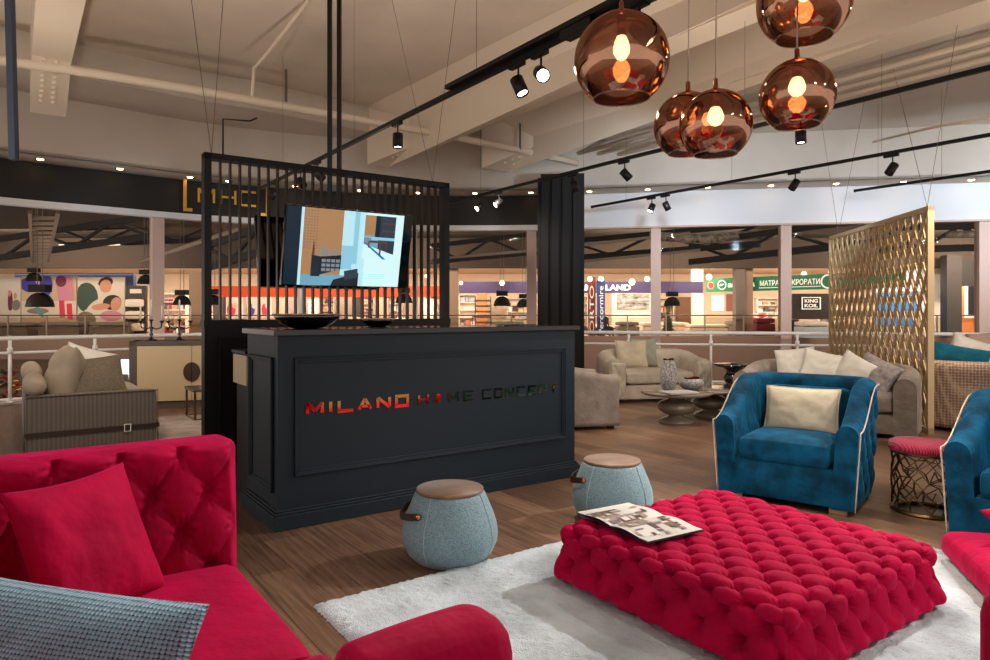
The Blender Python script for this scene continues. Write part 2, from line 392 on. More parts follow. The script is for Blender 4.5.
# fascia line: plan of the curved glazed edge of the shop (metres)
CURVE = [(-10.2, 4.2), (-8.9, 6.2), (-7.9, 7.75), (-6.69, 9.19), (-5.77, 10.0), (-4.72, 10.86), (-3.31, 11.58), (-2.1, 12.0), (-.81, 12.22), (1.49, 12.06), (3.5, 11.66), (5.89, 11.27), (8.03, 10.9), (10.2, 10.3), (12.5, 9.2)]
def smooth_curve(P, n=8):
    out = []
    for i in range(len(P)-1):
        p0 = Vector(P[max(i-1, 0)]); p1 = Vector(P[i]); p2 = Vector(P[i+1]); p3 = Vector(P[min(i+2, len(P)-1)])
        for k in range(n):
            t = k/n; out.append(.5*((2*p1)+(p2-p0)*t+(2*p0-5*p1+4*p2-p3)*t*t+(3*p1-p0-3*p2+p3)*t**3))
    out.append(Vector(P[-1])); return out
SC = smooth_curve(CURVE)
def offs(C, d):                                   # d > 0 towards the shop interior
    out = []
    for i, p in enumerate(C):
        t = (C[min(i+1, len(C)-1)]-C[max(i-1, 0)]).normalized(); out.append(p+Vector((t.y, -t.x))*d)
    return out
def strip(mb, C, o0, o1, z0, z1, i0=0, i1=None, mi=0):
    i1 = len(C)-1 if i1 is None else i1; A = offs(C, o0)[i0:i1+1]; B = offs(C, o1)[i0:i1+1]; n = len(A); vs = []
    for a, b in zip(A, B): vs += [(a.x, a.y, z0), (b.x, b.y, z0), (b.x, b.y, z1), (a.x, a.y, z1)]
    fs = []
    for i in range(n-1):
        for k in range(4): fs.append((i*4+k, i*4+(k+1) % 4, (i+1)*4+(k+1) % 4, (i+1)*4+k))
    fs += [(0,3,2,1), tuple((n-1)*4+k for k in range(4))]
    return mb.add(vs, fs, mi)
def idx_at_px(px):                                # index on SC seen at image column px
    return min(range(len(SC)), key=lambda i: abs(CX+F*SC[i].x/max(SC[i].y, .1)-px) if SC[i].y > 3 else 1e9)
def on_curve(px, off=0.0):
    C = offs(SC, off); best = None
    for i in range(len(C)-1):
        a, b = C[i], C[i+1]
        for k in range(20):
            p = a+(b-a)*(k/20); e = abs(CX+F*p.x/p.y-px)
            if p.y > 3 and (best is None or e < best[0]): best = (e, p, (b-a).normalized())
    return best[1], best[2]

poly = [(p.x, p.y) for p in offs(SC, -.25)]+[(12.5, -4.5), (-10.2, -4.5)]
struct(MB().prism(poly[::-1], -.25, 0).build('floor', floor_m))
mb = MB(); strip(mb, SC, -.36, .1, -.3, .035)
struct(mb.build('trim_floor_edge', white_metal))

# upper slab and the lower ring slab
struct(MB().box(-14, 15, -4.5, 13.4, Z_IN, Z_IN+.2).build('ceiling', ceil_tan))
i_step = idx_at_px(470)
A = offs(SC, .62)[:i_step+1]; B = offs(SC, 1.75)[:i_step+1]
Bp = [(a+(b-a)*(1 if k < i_step-22 else max(0.02, (i_step-k)/22))) for k, (a, b) in enumerate(zip(A, B))]
struct(MB().prism([(p.x, p.y) for p in A]+[(p.x, p.y) for p in Bp[::-1]], Z_OUT, Z_IN-.001).build('ceiling_ring', ceil_light))
# slab right of the second beam
b2 = Vector((.79, 11.25)); vd = Vector((-V.x, -V.y)); rd = Vector((U.x, U.y))
C6 = [p for p in offs(SC, .62) if p.x > b2.x+.2]
struct(MB().prism([(b2.x+.55, 11.5)]+[(p.x, p.y) for p in C6]+[(12.5, -4.5), tuple(b2+rd*.5+vd*19)], Z_OUT, Z_IN-.001).build('ceiling_right', ceil_light))
mb = MB(); strip(mb, SC, .57, .62, Z_F1, Z_IN-.002); struct(mb.build('wall_bulkhead', ceil_light))
mb = MB(); strip(mb, SC, 0, .62, Z_F1, Z_F1+.04); struct(mb.build('ceiling_soffit', fascia_white if False else ceil_light))
i_col = idx_at_px(560)
mb = MB(); strip(mb, SC, -.08, .03, 2.80, Z_F1-.002, 0, i_col); struct(mb.build('wall_black_fascia', wall_black))
mb = MB(); strip(mb, SC, -.1, .05, Z_F0, 2.80, 0, i_col); struct(mb.build('trim_white_band', fascia_white))
mb = MB(); strip(mb, SC, -.08, .03, Z_F0+.03, Z_F1-.002, i_col, None); struct(mb.build('wall_white_fascia', fascia_white))
mb = MB(); strip(mb, SC, -.1, .05, Z_F0, Z_F0+.03, i_col, None); struct(mb.build('trim_window_head', mullion))
# left of the opening at 447..535 the black wall comes forward: right jamb area stays open
# structural beams with sloping haunches
def beam(name, e, w, L, zt=Z_IN, skew=0, k0=.95):
    e = Vector(e); r = Vector((U.x, U.y)); mb = MB()
    a, b = e, e+r*w
    P = lambda q, k, z: (q.x+vd.x*k+(U.x*skew*k/k0 if k < 0 else 0), q.y+vd.y*k+(U.y*skew*k/k0 if k < 0 else 0), z)
    prof = [(-k0, 3.60), (0, Z_BEAM), (L, Z_BEAM), (L, zt-.002), (-k0, zt-.002)]
    vs = [P(a, k, z) for k, z in prof]+[P(b, k, z) for k, z in prof]; n = len(prof)
    mb.add(vs, [tuple(range(n)), tuple(range(n, 2*n))[::-1]]+[(i, n+i, n+(i+1) % n, (i+1) % n) for i in range(n)])
    for c in (.3, .62):                           # rows of ornamental studs on the haunch
        for k in range(9):
            q = a+(b-a)*c; kk = -.75*k0+k*.085; z = 3.60+(kk+k0)/k0*(Z_BEAM-3.60)
            mb.rbox(*P(q, kk, z), .05, .05, .05, .02, 3)
    return struct(mb.build(name, beam_m))
beam('ceiling_beam', (-4.92, 7.22), .36, 11)
beam('ceiling_beam_middle', (-.70, 10.25), .36, 14, skew=.75, k0=1.25)
beam('ceiling_beam_right', (.79, 10.9), .55, 14, skew=.7, k0=.75)
# wall downstand behind beam ends
# pipes under the beams
def pipe_thing(label, pts, r, m=beam_m, brackets=()):
    t = thing('ceiling_pipe', label, 'pipe', pts[0])
    o = Vector(pts[0]); MB().tube([Vector(p)-o for p in pts], r, 10).build('pipe_run', m, t)
    for b in brackets: MB().box(-.015, .015, -.015, .015, 0, .5).build('bracket', wire_m, t, Vector(b)-o)
    return t
pipe_thing('long beige pipe crossing the ceiling from left to the dark column', [at(-60, 48, 6.9), at(0, 60, 7.2), at(100, 74, 7.65), at(200, 91, 8.15), at(328, 114, 9.2), at(440, 134, 10.2), at(520, 150, 10.9), at(578, 163, 11.3)], .055, beam_m, [at(286, 108, 8.85), at(520, 150, 10.85)])
pipe_thing('second beige pipe running along the right beam, uppermost', [Vector((b2.x, b2.y, 3.92)).to_3d()+U*.62+V*.5, Vector((b2.x, b2.y, 3.92))+U*.62-V*11], .035)
pipe_thing('beige pipe along the right beam, second from the beam', [Vector((b2.x, b2.y, 3.9))+U*.86+V*.3, Vector((b2.x, b2.y, 3.9))+U*.86-V*11], .032)
pipe_thing('beige pipe along the right beam, farthest from the beam', [Vector((b2.x, b2.y, 3.88))+U*1.1+V*.2, Vector((b2.x, b2.y, 3.88))+U*1.1-V*11], .038)
pipe_thing('thin beige conduit bending up the ceiling at upper left', [at(252, 96, 8.3), at(254, 68, 8.3), at(266, 55, 8.0), at(308, 0, 7.1)], .02)
pipe_thing('thin black conduit angled above the slatted screen', [at(223, 160, 9.3), at(223, 119, 9.3), at(250, 121, 9.3), at(257, 118, 9.3)], .012, blackm)
pipe_thing('thin pale conduit lying on the ceiling at upper right', [at(873, 142, 8.9), at(930, 128, 8.2), at(990, 117, 7.6)], .015)
# hanging grey rail at the top left corner
mb = MB().box(-.02, .02, -.02, .02, 0, 2.4); o = mb.build('hanging_steel_rail', mat('blue_grey_steel', (84, 96, 116), .4, metal=.5), None, at(14, 160, 4.2), rot=(0, math.radians(-1.5), 0))
tag(o, 'blue grey steel channel hanging from the ceiling at far left', 'rail')

# mullions on the glazed edge and panes between them
MPX = [-75, 20-140, 157, 532, 655.5, 784.5, 983, 1180]
pts = []
k = 0
for px in (-110, 157, 300, 415, 532, 655.5, 784.5, 983, 1180):
    p, t = on_curve(px, -.12); ang = math.atan2(t.y, t.x); k += 1
    if px in (300, 415):
        struct(MB().lathe([(.045, -.2), (.045, Z_F0)], seg=12).build('trim_mullion_%d' % k, white_metal, None, (p.x, p.y, 0)))
    else:
        struct(MB().box(-.085, .085, -.09, .09, -.9, Z_F0+.02).build('trim_mullion_%d' % k, mullion, None, (p.x, p.y, 0), ang))
    pts.append((p, t))
for j in range(len(pts)-1):
    a = on_curve
    ia = min(range(len(SC)), key=lambda i: (SC[i]-pts[j][0]).length); ib = min(range(len(SC)), key=lambda i: (SC[i]-pts[j+1][0]).length)
    mb = MB(); strip(mb, SC, -.13, -.12, .04, Z_F0, ia, ib); struct(mb.build('window_%d' % (j+1), window_glass))

# jamb + header around the opening between screen and column (seen at 447..535)
# ribbed black column
cp, ct = on_curve(557, .30); col_a = math.radians(-6)
mb = MB().box(-.34, .34, -.34, .34, 0, 3.42)
for k in range(4): mb.box(-.33+k*.165, -.33+k*.165+.11, -.39, -.34, 0, 3.36)
for k in range(4): mb.box(-.39, -.34, -.33+k*.165, -.33+k*.165+.11, 0, 3.36)
struct(mb.build('wall_column_clad', column_black, None, (cp.x+.02, 11.0, 0), col_a))

# downlights in the soffit
dl = None
for px, tx in ((40, 'first at far left'), (120, 'second from the left'), (190, 'just left of the gold bracket sign'), (229, 'cool white one above the gold sign'), (295, 'seen left of the hanging poles'), (360, 'seen through the slats, left one'), (418, 'seen through the slats, right one'),
               (475, 'between the slatted screen and the black column'), (531, 'beside the black column'), (589, 'right of the black column'), (648, 'above the first white mullion'), (708, 'above the green shop sign, left one'), (771, 'above the green shop sign, right one'), (836, 'left of the gold lattice screen'), (904, 'above the gold lattice screen'), (971, 'at far right')):
    p, t = on_curve(px, .33)
    lab = 'small recessed round downlight in the pale soffit, '+tx
    if dl is None or px == 229:
        m_ = dl_on if px != 229 else mat('cool_glow', (220, 240, 255), emit=10)
        r = thing('downlight', lab, 'ceiling light', (p.x, p.y, Z_F1-.004), group='recessed downlights in the soffit')
        MB().lathe([(.045, 0), (.062, -.006), (.066, .002)], seg=16, capb=False, capt=False).build('trim_ring', copper, r)
        MB().lathe([(.044, -.001), (.03, -.012), (.001, -.016)], seg=14, capt=False).build('lens', m_, r)
        if dl is None: dl = r
    else: clone(dl, (p.x, p.y, Z_F1-.004), None, lab)

# railing of the shop floor
rt = thing('guard_railing', 'white tubular guard railing along the curved shop edge', 'railing', (0, 11, 0))
RC = offs(SC, .16)
def rel(p, z): return (p.x, p.y-11, z)
MB().tube([rel(p, .895) for p in RC], .03, 8).build('top_rail', white_metal, rt)
MB().tube([rel(p, .70) for p in RC], .02, 8).build('middle_rail', white_metal, rt)
MB().tube([rel(p, .075) for p in RC], .02, 8).build('bottom_rail', white_metal, rt)
pm = MB().lathe([(.022, 0), (.022, .9)], seg=10)
pm.lathe([(.034, .66), (.034, .74)], seg=10); pm.lathe([(.05, .0), (.05, .02)], seg=10)
po = None
for px in (-95, -30, 10, 95, 180, 262, 345, 428, 505, 629, 711, 797, 880, 957, 1040, 1130):
    p, t = on_curve(px, .16)
    if po is None: po = pm.build('post', white_metal, rt, rel(p, .03))
    else: c = po.copy(); COL.objects.link(c); c.parent = rt; c.location = rel(p, .03)

# ================================================================ RECEPTION DESK
D0 = Vector((-1.25, 3.846, 0)); DL, DD, DH = 2.33, .66, 1.148
desk = thing('reception_desk', 'blue-black panelled reception desk with shining metal lettering on its front', 'desk', D0, TH)
MB().box(.03, DL-.03, .03, DD-.02, .1, DH-.035).build('carcass', deskm, desk)
mb = MB()
for o_, z0, z1 in ((0, 0, .085), (.009, .085, .1), (.018, .1, .115)):
    mb.box(o_, DL-o_, o_, DD-o_*.5, z0, z1)
mb.build('plinth', deskm, desk, bevel=.004)
MB().box(0, DL, 0, DD, DH-.035, DH).build('counter_top', mat('dark_stone_top', (16, 15, 15), .15, coat=.2, spec=.4), desk, bevel=.003)
def frame_x(mb, x0, x1, z0, z1, y, w=.035, d=.016, mi=0):
    for i, (ww, dd) in enumerate(((w, d*.55), (w*.55, d), (w*.25, d*1.25))):
        mb.box(x0, x1, y-dd, y, z1-ww, z1, mi); mb.box(x0, x1, y-dd, y, z0, z0+ww, mi); mb.box(x0, x0+ww, y-dd, y, z0, z1, mi); mb.box(x1-ww, x1, y-dd, y, z0, z1, mi)
mb = MB(); frame_x(mb, .125, 2.20, .30, .985, .03); mb.build('front_moulding', deskm, desk, bevel=.003)
mb = MB(); frame_x(mb, -(DD-.1), -.1, .20, .985, .03)
o = mb.build('side_moulding', deskm, desk, rot=-PI/2, bevel=.003)
# lettering, one mesh per word
def word(txt, x0, wl, gap, h, z, t, name, lab=None):
    mb = MB(); x = x0
    for ch in txt:
        w = wl*(.12 if ch == 'I' else (1.12 if ch == 'M' else 1))
        if ch == '*':
            mb.vpoly([(x+wl*(.5+.34*math.cos(a)), z+h*(.5+.5*math.sin(a))) for a in [2*PI*k/8 for k in range(8)]], .024, .029)
        else: stroke(mb, ch, x, z, w, h, t, .029, .005)
        x += w+gap
    o = mb.build(name, mirror_gold, desk)
    if lab: o['label'] = lab
    return x
word('MILANO', .203, .080, .048, .062, .652, .020, 'lettering', 'bold copper mirror lettering')
word('H*ME', .945, .066, .048, .060, .650, .013, 'lettering', 'thin copper mirror lettering')
word('CONCEPT', 1.448, .062, .039, .060, .650, .012, 'lettering')
# things on the desk
def on_desk(u, v, z=0): return D0+U*u+V*v+Vector((0,0,DH+z))
def bowl(label, p, r, h):
    o = MB().lathe([(r*.34, 0), (r*.58, h*.1), (r*.80, h*.36), (r*.93, h*.68), (r, h), (r*.975, h*1.0), (r*.88, h*.68), (r*.6, h*.3), (.001, h*.18)], seg=40, capt=False)
    t = thing('bowl', label, 'bowl', p); o.build('bowl_body', gloss_black, t)
    MB().tube([(r*math.cos(2*PI*k/40), r*math.sin(2*PI*k/40), h) for k in range(40)], .0035, 6, closed=True).build('rim', gold, t); return t
bowl('wide glossy black bowl with gilt rim on the desk, larger one', on_desk(.30, .30), .205, .088)
bowl('small glossy black bowl with gilt rim on the desk, right of the wide one', on_desk(.86, .46), .12, .055)
o = MB().rbox(0, 0, .004, .3, .2, .008, .003, 4).build('brochure', mat('grey_gloss_cover', (74, 70, 70), .25), None, on_desk(2.0, .35), TH+.4)
tag(o, 'thin dark brochure lying on the right end of the desk', 'brochure')
# cabinet behind the desk, cream drawer front on its left side
cb = thing('office_cabinet', 'low black office cabinet with cream drawer behind the desk', 'cabinet', D0+U*.04+V*(DD+.01), TH)
MB().box(.01, .75, .02, .30, .0, .975).build('carcass', black, cb)
MB().box(-.01, .01, .0, .32, .77, .965).build('drawer', cream_panel, cb)
MB().box(-.02, .76, .0, .32, .975, .995).build('top', black, cb)

# ================================================================ SLATTED SCREEN with two screens hung on poles
S0 = Vector((-2.176, 5.066, 0)); SL, SH = 2.12, 2.435
scr = thing('slatted_screen', 'tall black partition with vertical slats over a solid base', 'room divider', S0, TH)
mb = MB().box(0, SL, -.05, .05, 0, 1.18); mb.box(-.005, SL+.005, -.06, .06, 1.14, 1.19); mb.box(0, SL, -.06, .06, 0, .1)
mb.build('base_panel', black, scr)
mb = MB(); frame_x(mb, .1, 1.0, .18, 1.06, -.05); frame_x(mb, 1.12, 2.02, .18, 1.06, -.05); mb.build('base_moulding', black, scr, bevel=.002)
mb = MB().box(0, .05, -.05, .05, 1.18, SH); mb.box(SL-.05, SL, -.05, .05, 1.18, SH); mb.box(0, SL, -.05, .05, SH-.045, SH); mb.build('frame', black, scr)
sl = None
for k in range(27):
    x = .05+(SL-.1)*(k+1)/28
    if sl is None: sl = MB().box(-.006, .006, -.022, .022, 1.185, SH-.045).build('slat', bronze, scr, (x, 0, 0))
    else: c = sl.copy(); COL.objects.link(c); c.parent = scr; c.location = (x, 0, 0)
# televisions
TB = D0+V*1.38; T0 = TB+U*.484+Vector((0,0,1.452)); TWd, THt = 1.09, .632
def tv(name, label, loc, rz, tilt):
    t = thing(name, label, 'television', loc); t.rotation_euler = (Matrix.Rotation(rz, 3, 'Z') @ Matrix.Rotation(tilt, 3, 'X')).to_euler()
    mb = MB().rbox(TWd/2, .03, THt/2, TWd, .05, THt, .008, 4); mb.rbox(TWd/2, .075, THt/2, TWd*.7, .06, THt*.6, .02, 4); mb.build('housing', gloss_black, t); return t
tvm = tv('television', 'large flat television with picture on, tilted down over the desk', T0, TH, math.radians(12))
tvb = tv('television', 'second black television seen from behind through the slats', TB+V*.62+U*(.484+TWd)+Vector((0,0,1.452)), TH+PI, math.radians(12))
# picture: flat coloured shapes on the lit panel
E = lambda n, c, e=1.0: mat('screen_'+n, c, .3, emit=e*.55)
cols = [E('pale', (176, 222, 232)), E('paler', (200, 236, 240)), E('wood', (160, 122, 84)), E('dark', (14, 26, 36), .8), E('navy', (10, 34, 50), .8), E('drawer', (120, 130, 138)), E('sky', (132, 192, 214)), E('floor', (104, 158, 182)), E('bluest', (30, 110, 170)), E('brown', (96, 62, 46), .8), E('slate', (44, 60, 74), .8), E('dot', (84, 92, 104)), E('edge', (14, 40, 56), .7)]
mb = MB(); nm = [0]
def Q(x0, x1, z0, z1, mi): nm[0] += 1; y = .0045-nm[0]*.00006; mb.box(.012+x0*(TWd-.024), .012+x1*(TWd-.024), y, y+.00004, THt-.012-z1*(THt-.024), THt-.012-z0*(THt-.024), mi)
def PQ(pts, mi):
    nm[0] += 1; y = .0045-nm[0]*.00006; P = [(.012+x*(TWd-.024), THt-.012-z*(THt-.024)) for x, z in pts]; mb.vpoly(P, y, y+.00004, mi)
Q(0, .105, 0, 1, 12); Q(.105, .93, 0, 1, 1); Q(.105, .12, 0, 1, 0)
Q(.125, .43, .0, .86, 2); Q(.43, .62, 0, 1, 0); Q(.52, .56, 0, .7, 6); Q(.125, .52, .86, 1, 7); Q(.43, .52, .46, .78, 6)
for i in range(14):
    for j in range(5): Q(.135+j*.022, .143+j*.022, .03+i*.037, .042+i*.037, 11)
PQ([(.2, .60), (.27, .62), (.27, .88), (.2, .88)], 4); PQ([(.265, .62), (.43, .59), (.43, .78), (.265, .86)], 3)
for i in range(4):
    for j in range(3): Q(.28+i*.037, .31+i*.037, .65+j*.06, .69+j*.06, 5)
for x, w, h in ((.21, .02, .2), (.27, .03, .16), (.31, .04, .12), (.34, .03, .06), (.38, .03, .12)):
    PQ([(x-w/2, .60), (x-w*.2, .60-h*.6), (x, .6-h), (x+w*.4, .6-h*.5), (x+w/2, .60)], 5 if x > .25 else 9)
PQ([(.36, 1), (.38, .92), (.46, .88), (.58, .82), (.58, 1)], 3); PQ([(.46, .80), (.57, .76), (.575, .88), (.47, .92)], 10)
Q(.60, .86, .03, .62, 7); Q(.60, .69, .03, .3, 2); Q(.69, .73, .03, .32, 4); Q(.73, .86, .03, .32, 10); Q(.75, .86, .12, .14, 9); Q(.75, .86, .22, .24, 9); Q(.60, .86, .32, .36, 6)
Q(.60, .66, .33, .42, 5); Q(.72, .86, .36, .54, 10); PQ([(.60, .42), (.86, .55), (.86, .62), (.60, .62)], 1); PQ([(.60, .40), (.62, .40), (.80, .62), (.77, .62)], 8)
Q(.65, .80, .37, .40, 9); Q(.735, .75, .40, .56, 9); Q(.79, .80, .40, .5, 9); Q(.64, .65, .38, .47, 9)
for k in range(4): Q(.60, .60+(.2 if k else .06), .80+k*.028, .805+k*.028, 6)
mb.build('picture', cols, tvm)
# ceiling mount: two black poles
pr = TB+U*.93+V*.13; mt = thing('ceiling_mount', 'pair of black steel poles dropping from the ceiling to the televisions', 'mount', pr)
for du in (0, .083):
    MB().box(-.017, .017, -.017, .017, 1.62, Z_IN-.001).build('pole', blackm, mt, U*du)
    MB().box(-.05, .05, -.05, .05, 3.88, 3.98).build('clamp', blackm, mt, U*du)
MB().box(-.25, .35, -.02, .02, 1.64, 1.9).build('bracket', blackm, mt, (0,0,0), TH)
MB().box(-.12, .22, -.06, .06, Z_IN-.03, Z_IN-.001).build('ceiling_plate', blackm, mt, (0,0,0), TH)

# gold sign on the black fascia
sp_, st_ = on_curve(227, .17); sa = math.atan2(st_.y, st_.x)
sg = thing('gold_sign', 'gold bracketed initials on the black fascia behind the slats', 'sign', (sp_.x, sp_.y, 2.93), sa)
goldlit = mat('sign_gold', (214, 160, 64), .35, metal=.5)
mb = MB()
for ch, x, w, h, z, t in (('[', -.62, .09, .50, -.08, .05), (']', .53, .09, .50, -.08, .05)): stroke(mb, ch, x, z, w, h, t, 0, .02); mb.build('bracket', goldlit, sg); mb = MB()
mb = MB()
for ch, x in (('M', -.42), ('H', -.10), ('C', .20)): stroke(mb, ch, x, .05, .22, .22, .035, 0, .02)
mb.build('lettering', goldlit, sg)

# ================================================================ RUG, OTTOMAN, MAGAZINE, POUFS
RG = Vector((-.77, 2.88, 0))
rugm = mat('silver_shag', (200, 210, 214), .95, sheen=.4, vary=.28, vary_scale=3.2, bump=(160, .9, .012))
mb = MB()
def rugf(u, v):
    x = u*2.9; y = -v*3.2; e = min(u, 1-u, v, 1-v); z = .028*min(1, e*60)**.5+.008*noise.noise(Vector((x*40, y*40, 0)))
    jx = .01*noise.noise(Vector((x*60, y*60, 7))); return (x+jx, y+.01*noise.noise(Vector((x*60, y*60, 17))), max(.001, z))
mb.grid(rugf, 290, 320); o = mb.build('shag_rug', rugm, None, RG, TH); tag(o, 'pale silver shag rug under the crimson tufted ottoman', 'rug')
OC = Vector((1.062, 2.955, .03)); OS, OHt = 1.145, .272
def od(o, nn, p):
    x, y, z = o; top = OHt/2; dn = max(0, top-abs(nn.z)*.0-z) if abs(nn.z) < .999 or z < top-.001 else 0
    dn = top-z; ux, uy = x, y; k = OS/2-.05
    if abs(x) > k-.04 or abs(y) > k-.04:
        if abs(x) >= abs(y): ux = math.copysign(abs(x)+dn*.95, x)
        else: uy = math.copysign(abs(y)+dn*.95, y)
    a = ux/.128+uy/.172; b = ux/.172-uy/.172          # diamond lattice of buttons, 0.128 m apart
    zz = z+OHt/2; f = ease((zz-.03)/.07); d = tuft(a, b, .021, .046, .19)
    if nn.z < -.5: return o
    pl = .012*math.cos(2*PI*(ux if abs(y) > abs(x) else uy)/.128)
    n2 = nn if nn.length > .5 else Vector((0,0,1))
    side = Vector((nn.x, nn.y, 0)); fl_ = (1-ease(zz/.16))*.04
    return o+n2*(d*f-.02*f)+side*(fl_+pl*(1-f)*.6)
ot = thing('tufted_ottoman', 'large square crimson velvet ottoman, deep button tufted, on the pale rug', 'ottoman', OC, TH)
MB().rbox(0, 0, OHt/2, OS, OS, OHt, .07, (260, 260, 70), disp=od).build('upholstery', pink, ot)
mb = MB()
for sx in (-1, 1):
    for sy in (-1, 1): mb.lathe([(.02, -.03), (.025, .02)], (sx*.45, sy*.45, 0), 10)
mb.build('feet', black, ot)
# open magazine
mg_s = 1.06; mg = thing('open_magazine', 'open interiors magazine lying on the crimson ottoman', 'magazine', (.635, 3.03, .318), math.atan2(-.43, .25))
def page(sgn):
    mb = MB()
    for lay in range(2):
        mb.grid(lambda u, v, lay=lay: (sgn*u*.235, (v-.5)*.31, .004+.012*math.sin(PI*min(1, u*1.25))*(1-u*.55)-lay*.006), 14, 2, flip=(lay == 1) != (sgn < 0), mi=1 if lay else 0)
    cs = [(186, 170, 154), (128, 104, 86), (214, 206, 196), (78, 66, 58), (160, 138, 118), (226, 220, 212), (110, 92, 92)]
    rnd = random.Random(5 if sgn > 0 else 9)
    def hz(u): return .0048+.012*math.sin(PI*min(1, u*1.25))*(1-u*.55)
    for k in range(26):
        big = k < 6; u0 = rnd.random()*(.5 if big else .8); v0 = rnd.random()*(.5 if big else .8); du = .3+rnd.random()*.15 if big else .06+rnd.random()*.12; dv = .3+rnd.random()*.15 if big else .04+rnd.random()*.12; mi = 2+k % 7; e = .0002*(k+1)
        mb.grid(lambda u, v: (sgn*(u0+du*u)*.235, (v0+dv*v-.5)*.31, hz(u0+du*u)+e), 3, 1, mi=mi, flip=sgn < 0)
    return mb, [mat('page_white', (222, 216, 208), .35), mat('page_edge', (60, 54, 50), .5)]+[mat('print_%d' % i, c, .35) for i, c in enumerate(cs)]
for sgn in (-1, 1):
    mb, ms = page(sgn); mb.build('page', ms, mg)
MB().box(-.24, .24, -.158, .158, -.004, 0).build('cover', mat('dark_cover', (36, 34, 36), .3), mg)
# poufs
def pouf(label, p, rz):
    t = thing('pouf', label, 'pouf', p, rz, group='round blue-grey poufs by the desk')
    prof = [(.13, 0), (.17, .005), (.212, .045), (.238, .10), (.243, .14), (.236, .19), (.219, .24), (.198, .29), (.182, .33), (.172, .345)]
    MB().lathe(prof, seg=48).build('body', pouf_fab, t)
    for a in range(4): MB().tube([(r*1.004*math.cos(a*PI/2+.6), r*1.004*math.sin(a*PI/2+.6), z) for r, z in prof[1:]], .003, 5).build('seam', mat('seam_thread', (150, 170, 176), .8), t)
    MB().lathe([(.166, .345), (.170, .348), (.170, .360), (.167, .363)], seg=48).build('lid', oak_top, t)
    an = math.radians(159)
    mb = MB(); pts = []
    for k in range(9):
        a = an-.75+1.5*k/8; b = 1-abs(k-4)/4; rr_ = .218+.03*b**.6; pts.append(Vector((rr_*math.cos(a), rr_*math.sin(a), .262-.03*b)))
    for k in range(8): mb.bar(pts[k], pts[k+1], .006, .034)
    h = mb.build('strap_handle', leather, t)
    for k in (0, 8): MB().rbox(*(pts[k]*1.0), .03, .03, .03, .014, 4).build('rivet', copper, h)
    return t
p1 = pouf('blue-grey woven pouf with wooden disc top, nearer the camera', fl(450, 559), math.radians(28))
clone(p1, Vector((.706, 4.1, 0)), math.radians(9), 'blue-grey woven pouf with wooden disc top, at the right desk corner')
# ================================================================ CRIMSON SOFA (left) and chair (right edge)
def tufted_wall(L, Hh, T, su, sz, n=(190, 8, 140), A=.028, B=.03, phase=(.0, .0), rr=.035):
    """upright upholstered panel, x along, tufted on the -y face"""
    def dsp(o, nn, p):
        if nn.y < -.1 or (p.y < -T/2+1e-4):
            a = (o.x-phase[0])/su; b = (o.z+Hh/2-phase[1])/sz
            w = max(0, -nn.y) if nn.length > .1 else 1
            e = ease((L/2-abs(o.x))/.04)*ease((Hh/2-o.z)/.02)*ease((Hh/2+o.z)/.05)
            return o+Vector((0, -1, 0))*tuft(a+b, a-b, A, B, .15)*e*w+Vector((0, -.01*w, 0))
        return o
    return MB().rbox(0, 0, Hh/2, L, T, Hh, rr, n, disp=dsp)
SA = Vector((-.864, 2.304, 0))                     # inner front foot of the far arm
sofa = thing('crimson_sofa', 'crimson velvet sofa with deep tufted arms in the left foreground', 'sofa', SA, TH)
# local frame: -x is towards the backrest, -y towards the camera side arm
def rot_child(o, loc, rz, tilt=0): o.location = loc; o.rotation_euler = (Matrix.Rotation(rz, 3, 'Z') @ Matrix.Rotation(tilt, 3, 'X')).to_euler()
o = tufted_wall(.95, .66, .20, .172, .254, A=.03, B=.036, phase=(.296, .629)).build('arm', pink, sofa); rot_child(o, (-.475, .10, .155), 0, math.radians(-3))
o = tufted_wall(1.9, .66, .26, .172, .254, n=(300, 8, 110), A=.03, B=.036, phase=(.1, .629)).build('backrest', pink, sofa); rot_child(o, (-.80, -.80, .155), PI/2, math.radians(-10))
def near_arm(o, nn, p):
    w = max(0, nn.z); s = math.exp(-((o.x-.19)/.010)**2)
    return o+Vector((0, 0, -.018))*s*(1 if nn.z > -.5 else 0)+Vector((0, (-.006 if o.y > 0 else .006)*s, 0))+Vector((0, 0, .05*ease((o.x+.25)/.6)))*(1 if o.z > 0 else 0)
o = MB().rbox(0, 0, .33, .86, .13, .66, .055, (120, 20, 24), disp=near_arm).build('arm', pink, sofa); rot_child(o, (-.485, -1.585, .125), 0, 0)
for k in range(2):
    MB().rbox(0, 0, 0, .66, .755, .20, .045, (16, 16, 6), crown=.02).build('seat_cushion', pink, sofa, (-.35, -.40-.765*k, .325))
MB().rbox(0, 0, 0, .92, 1.80, .16, .03, 8).build('base', pink, sofa, (-.45, -.78, .15))
mb = MB()
for x in (-.8, -.08):
    for y in (0, -1.6): mb.box(x-.03, x+.03, y-.03, y+.03, 0, .08)
mb.build('feet', black, sofa)
cushion('plain crimson velvet cushion leaning in the corner of the crimson sofa', pink, .37, .385, .13, (-1.035, 1.84, .44), math.radians(72), math.radians(-25), math.radians(0), 3, n=34, pinch=.09)
cushion('blue-grey chunky woven cushion on the crimson sofa, nearest the camera', knit, .58, .36, .17, (-.835, 1.08, .432), math.radians(-8), math.radians(-25), math.radians(4), 5, n=34, pinch=.045, droop=0)
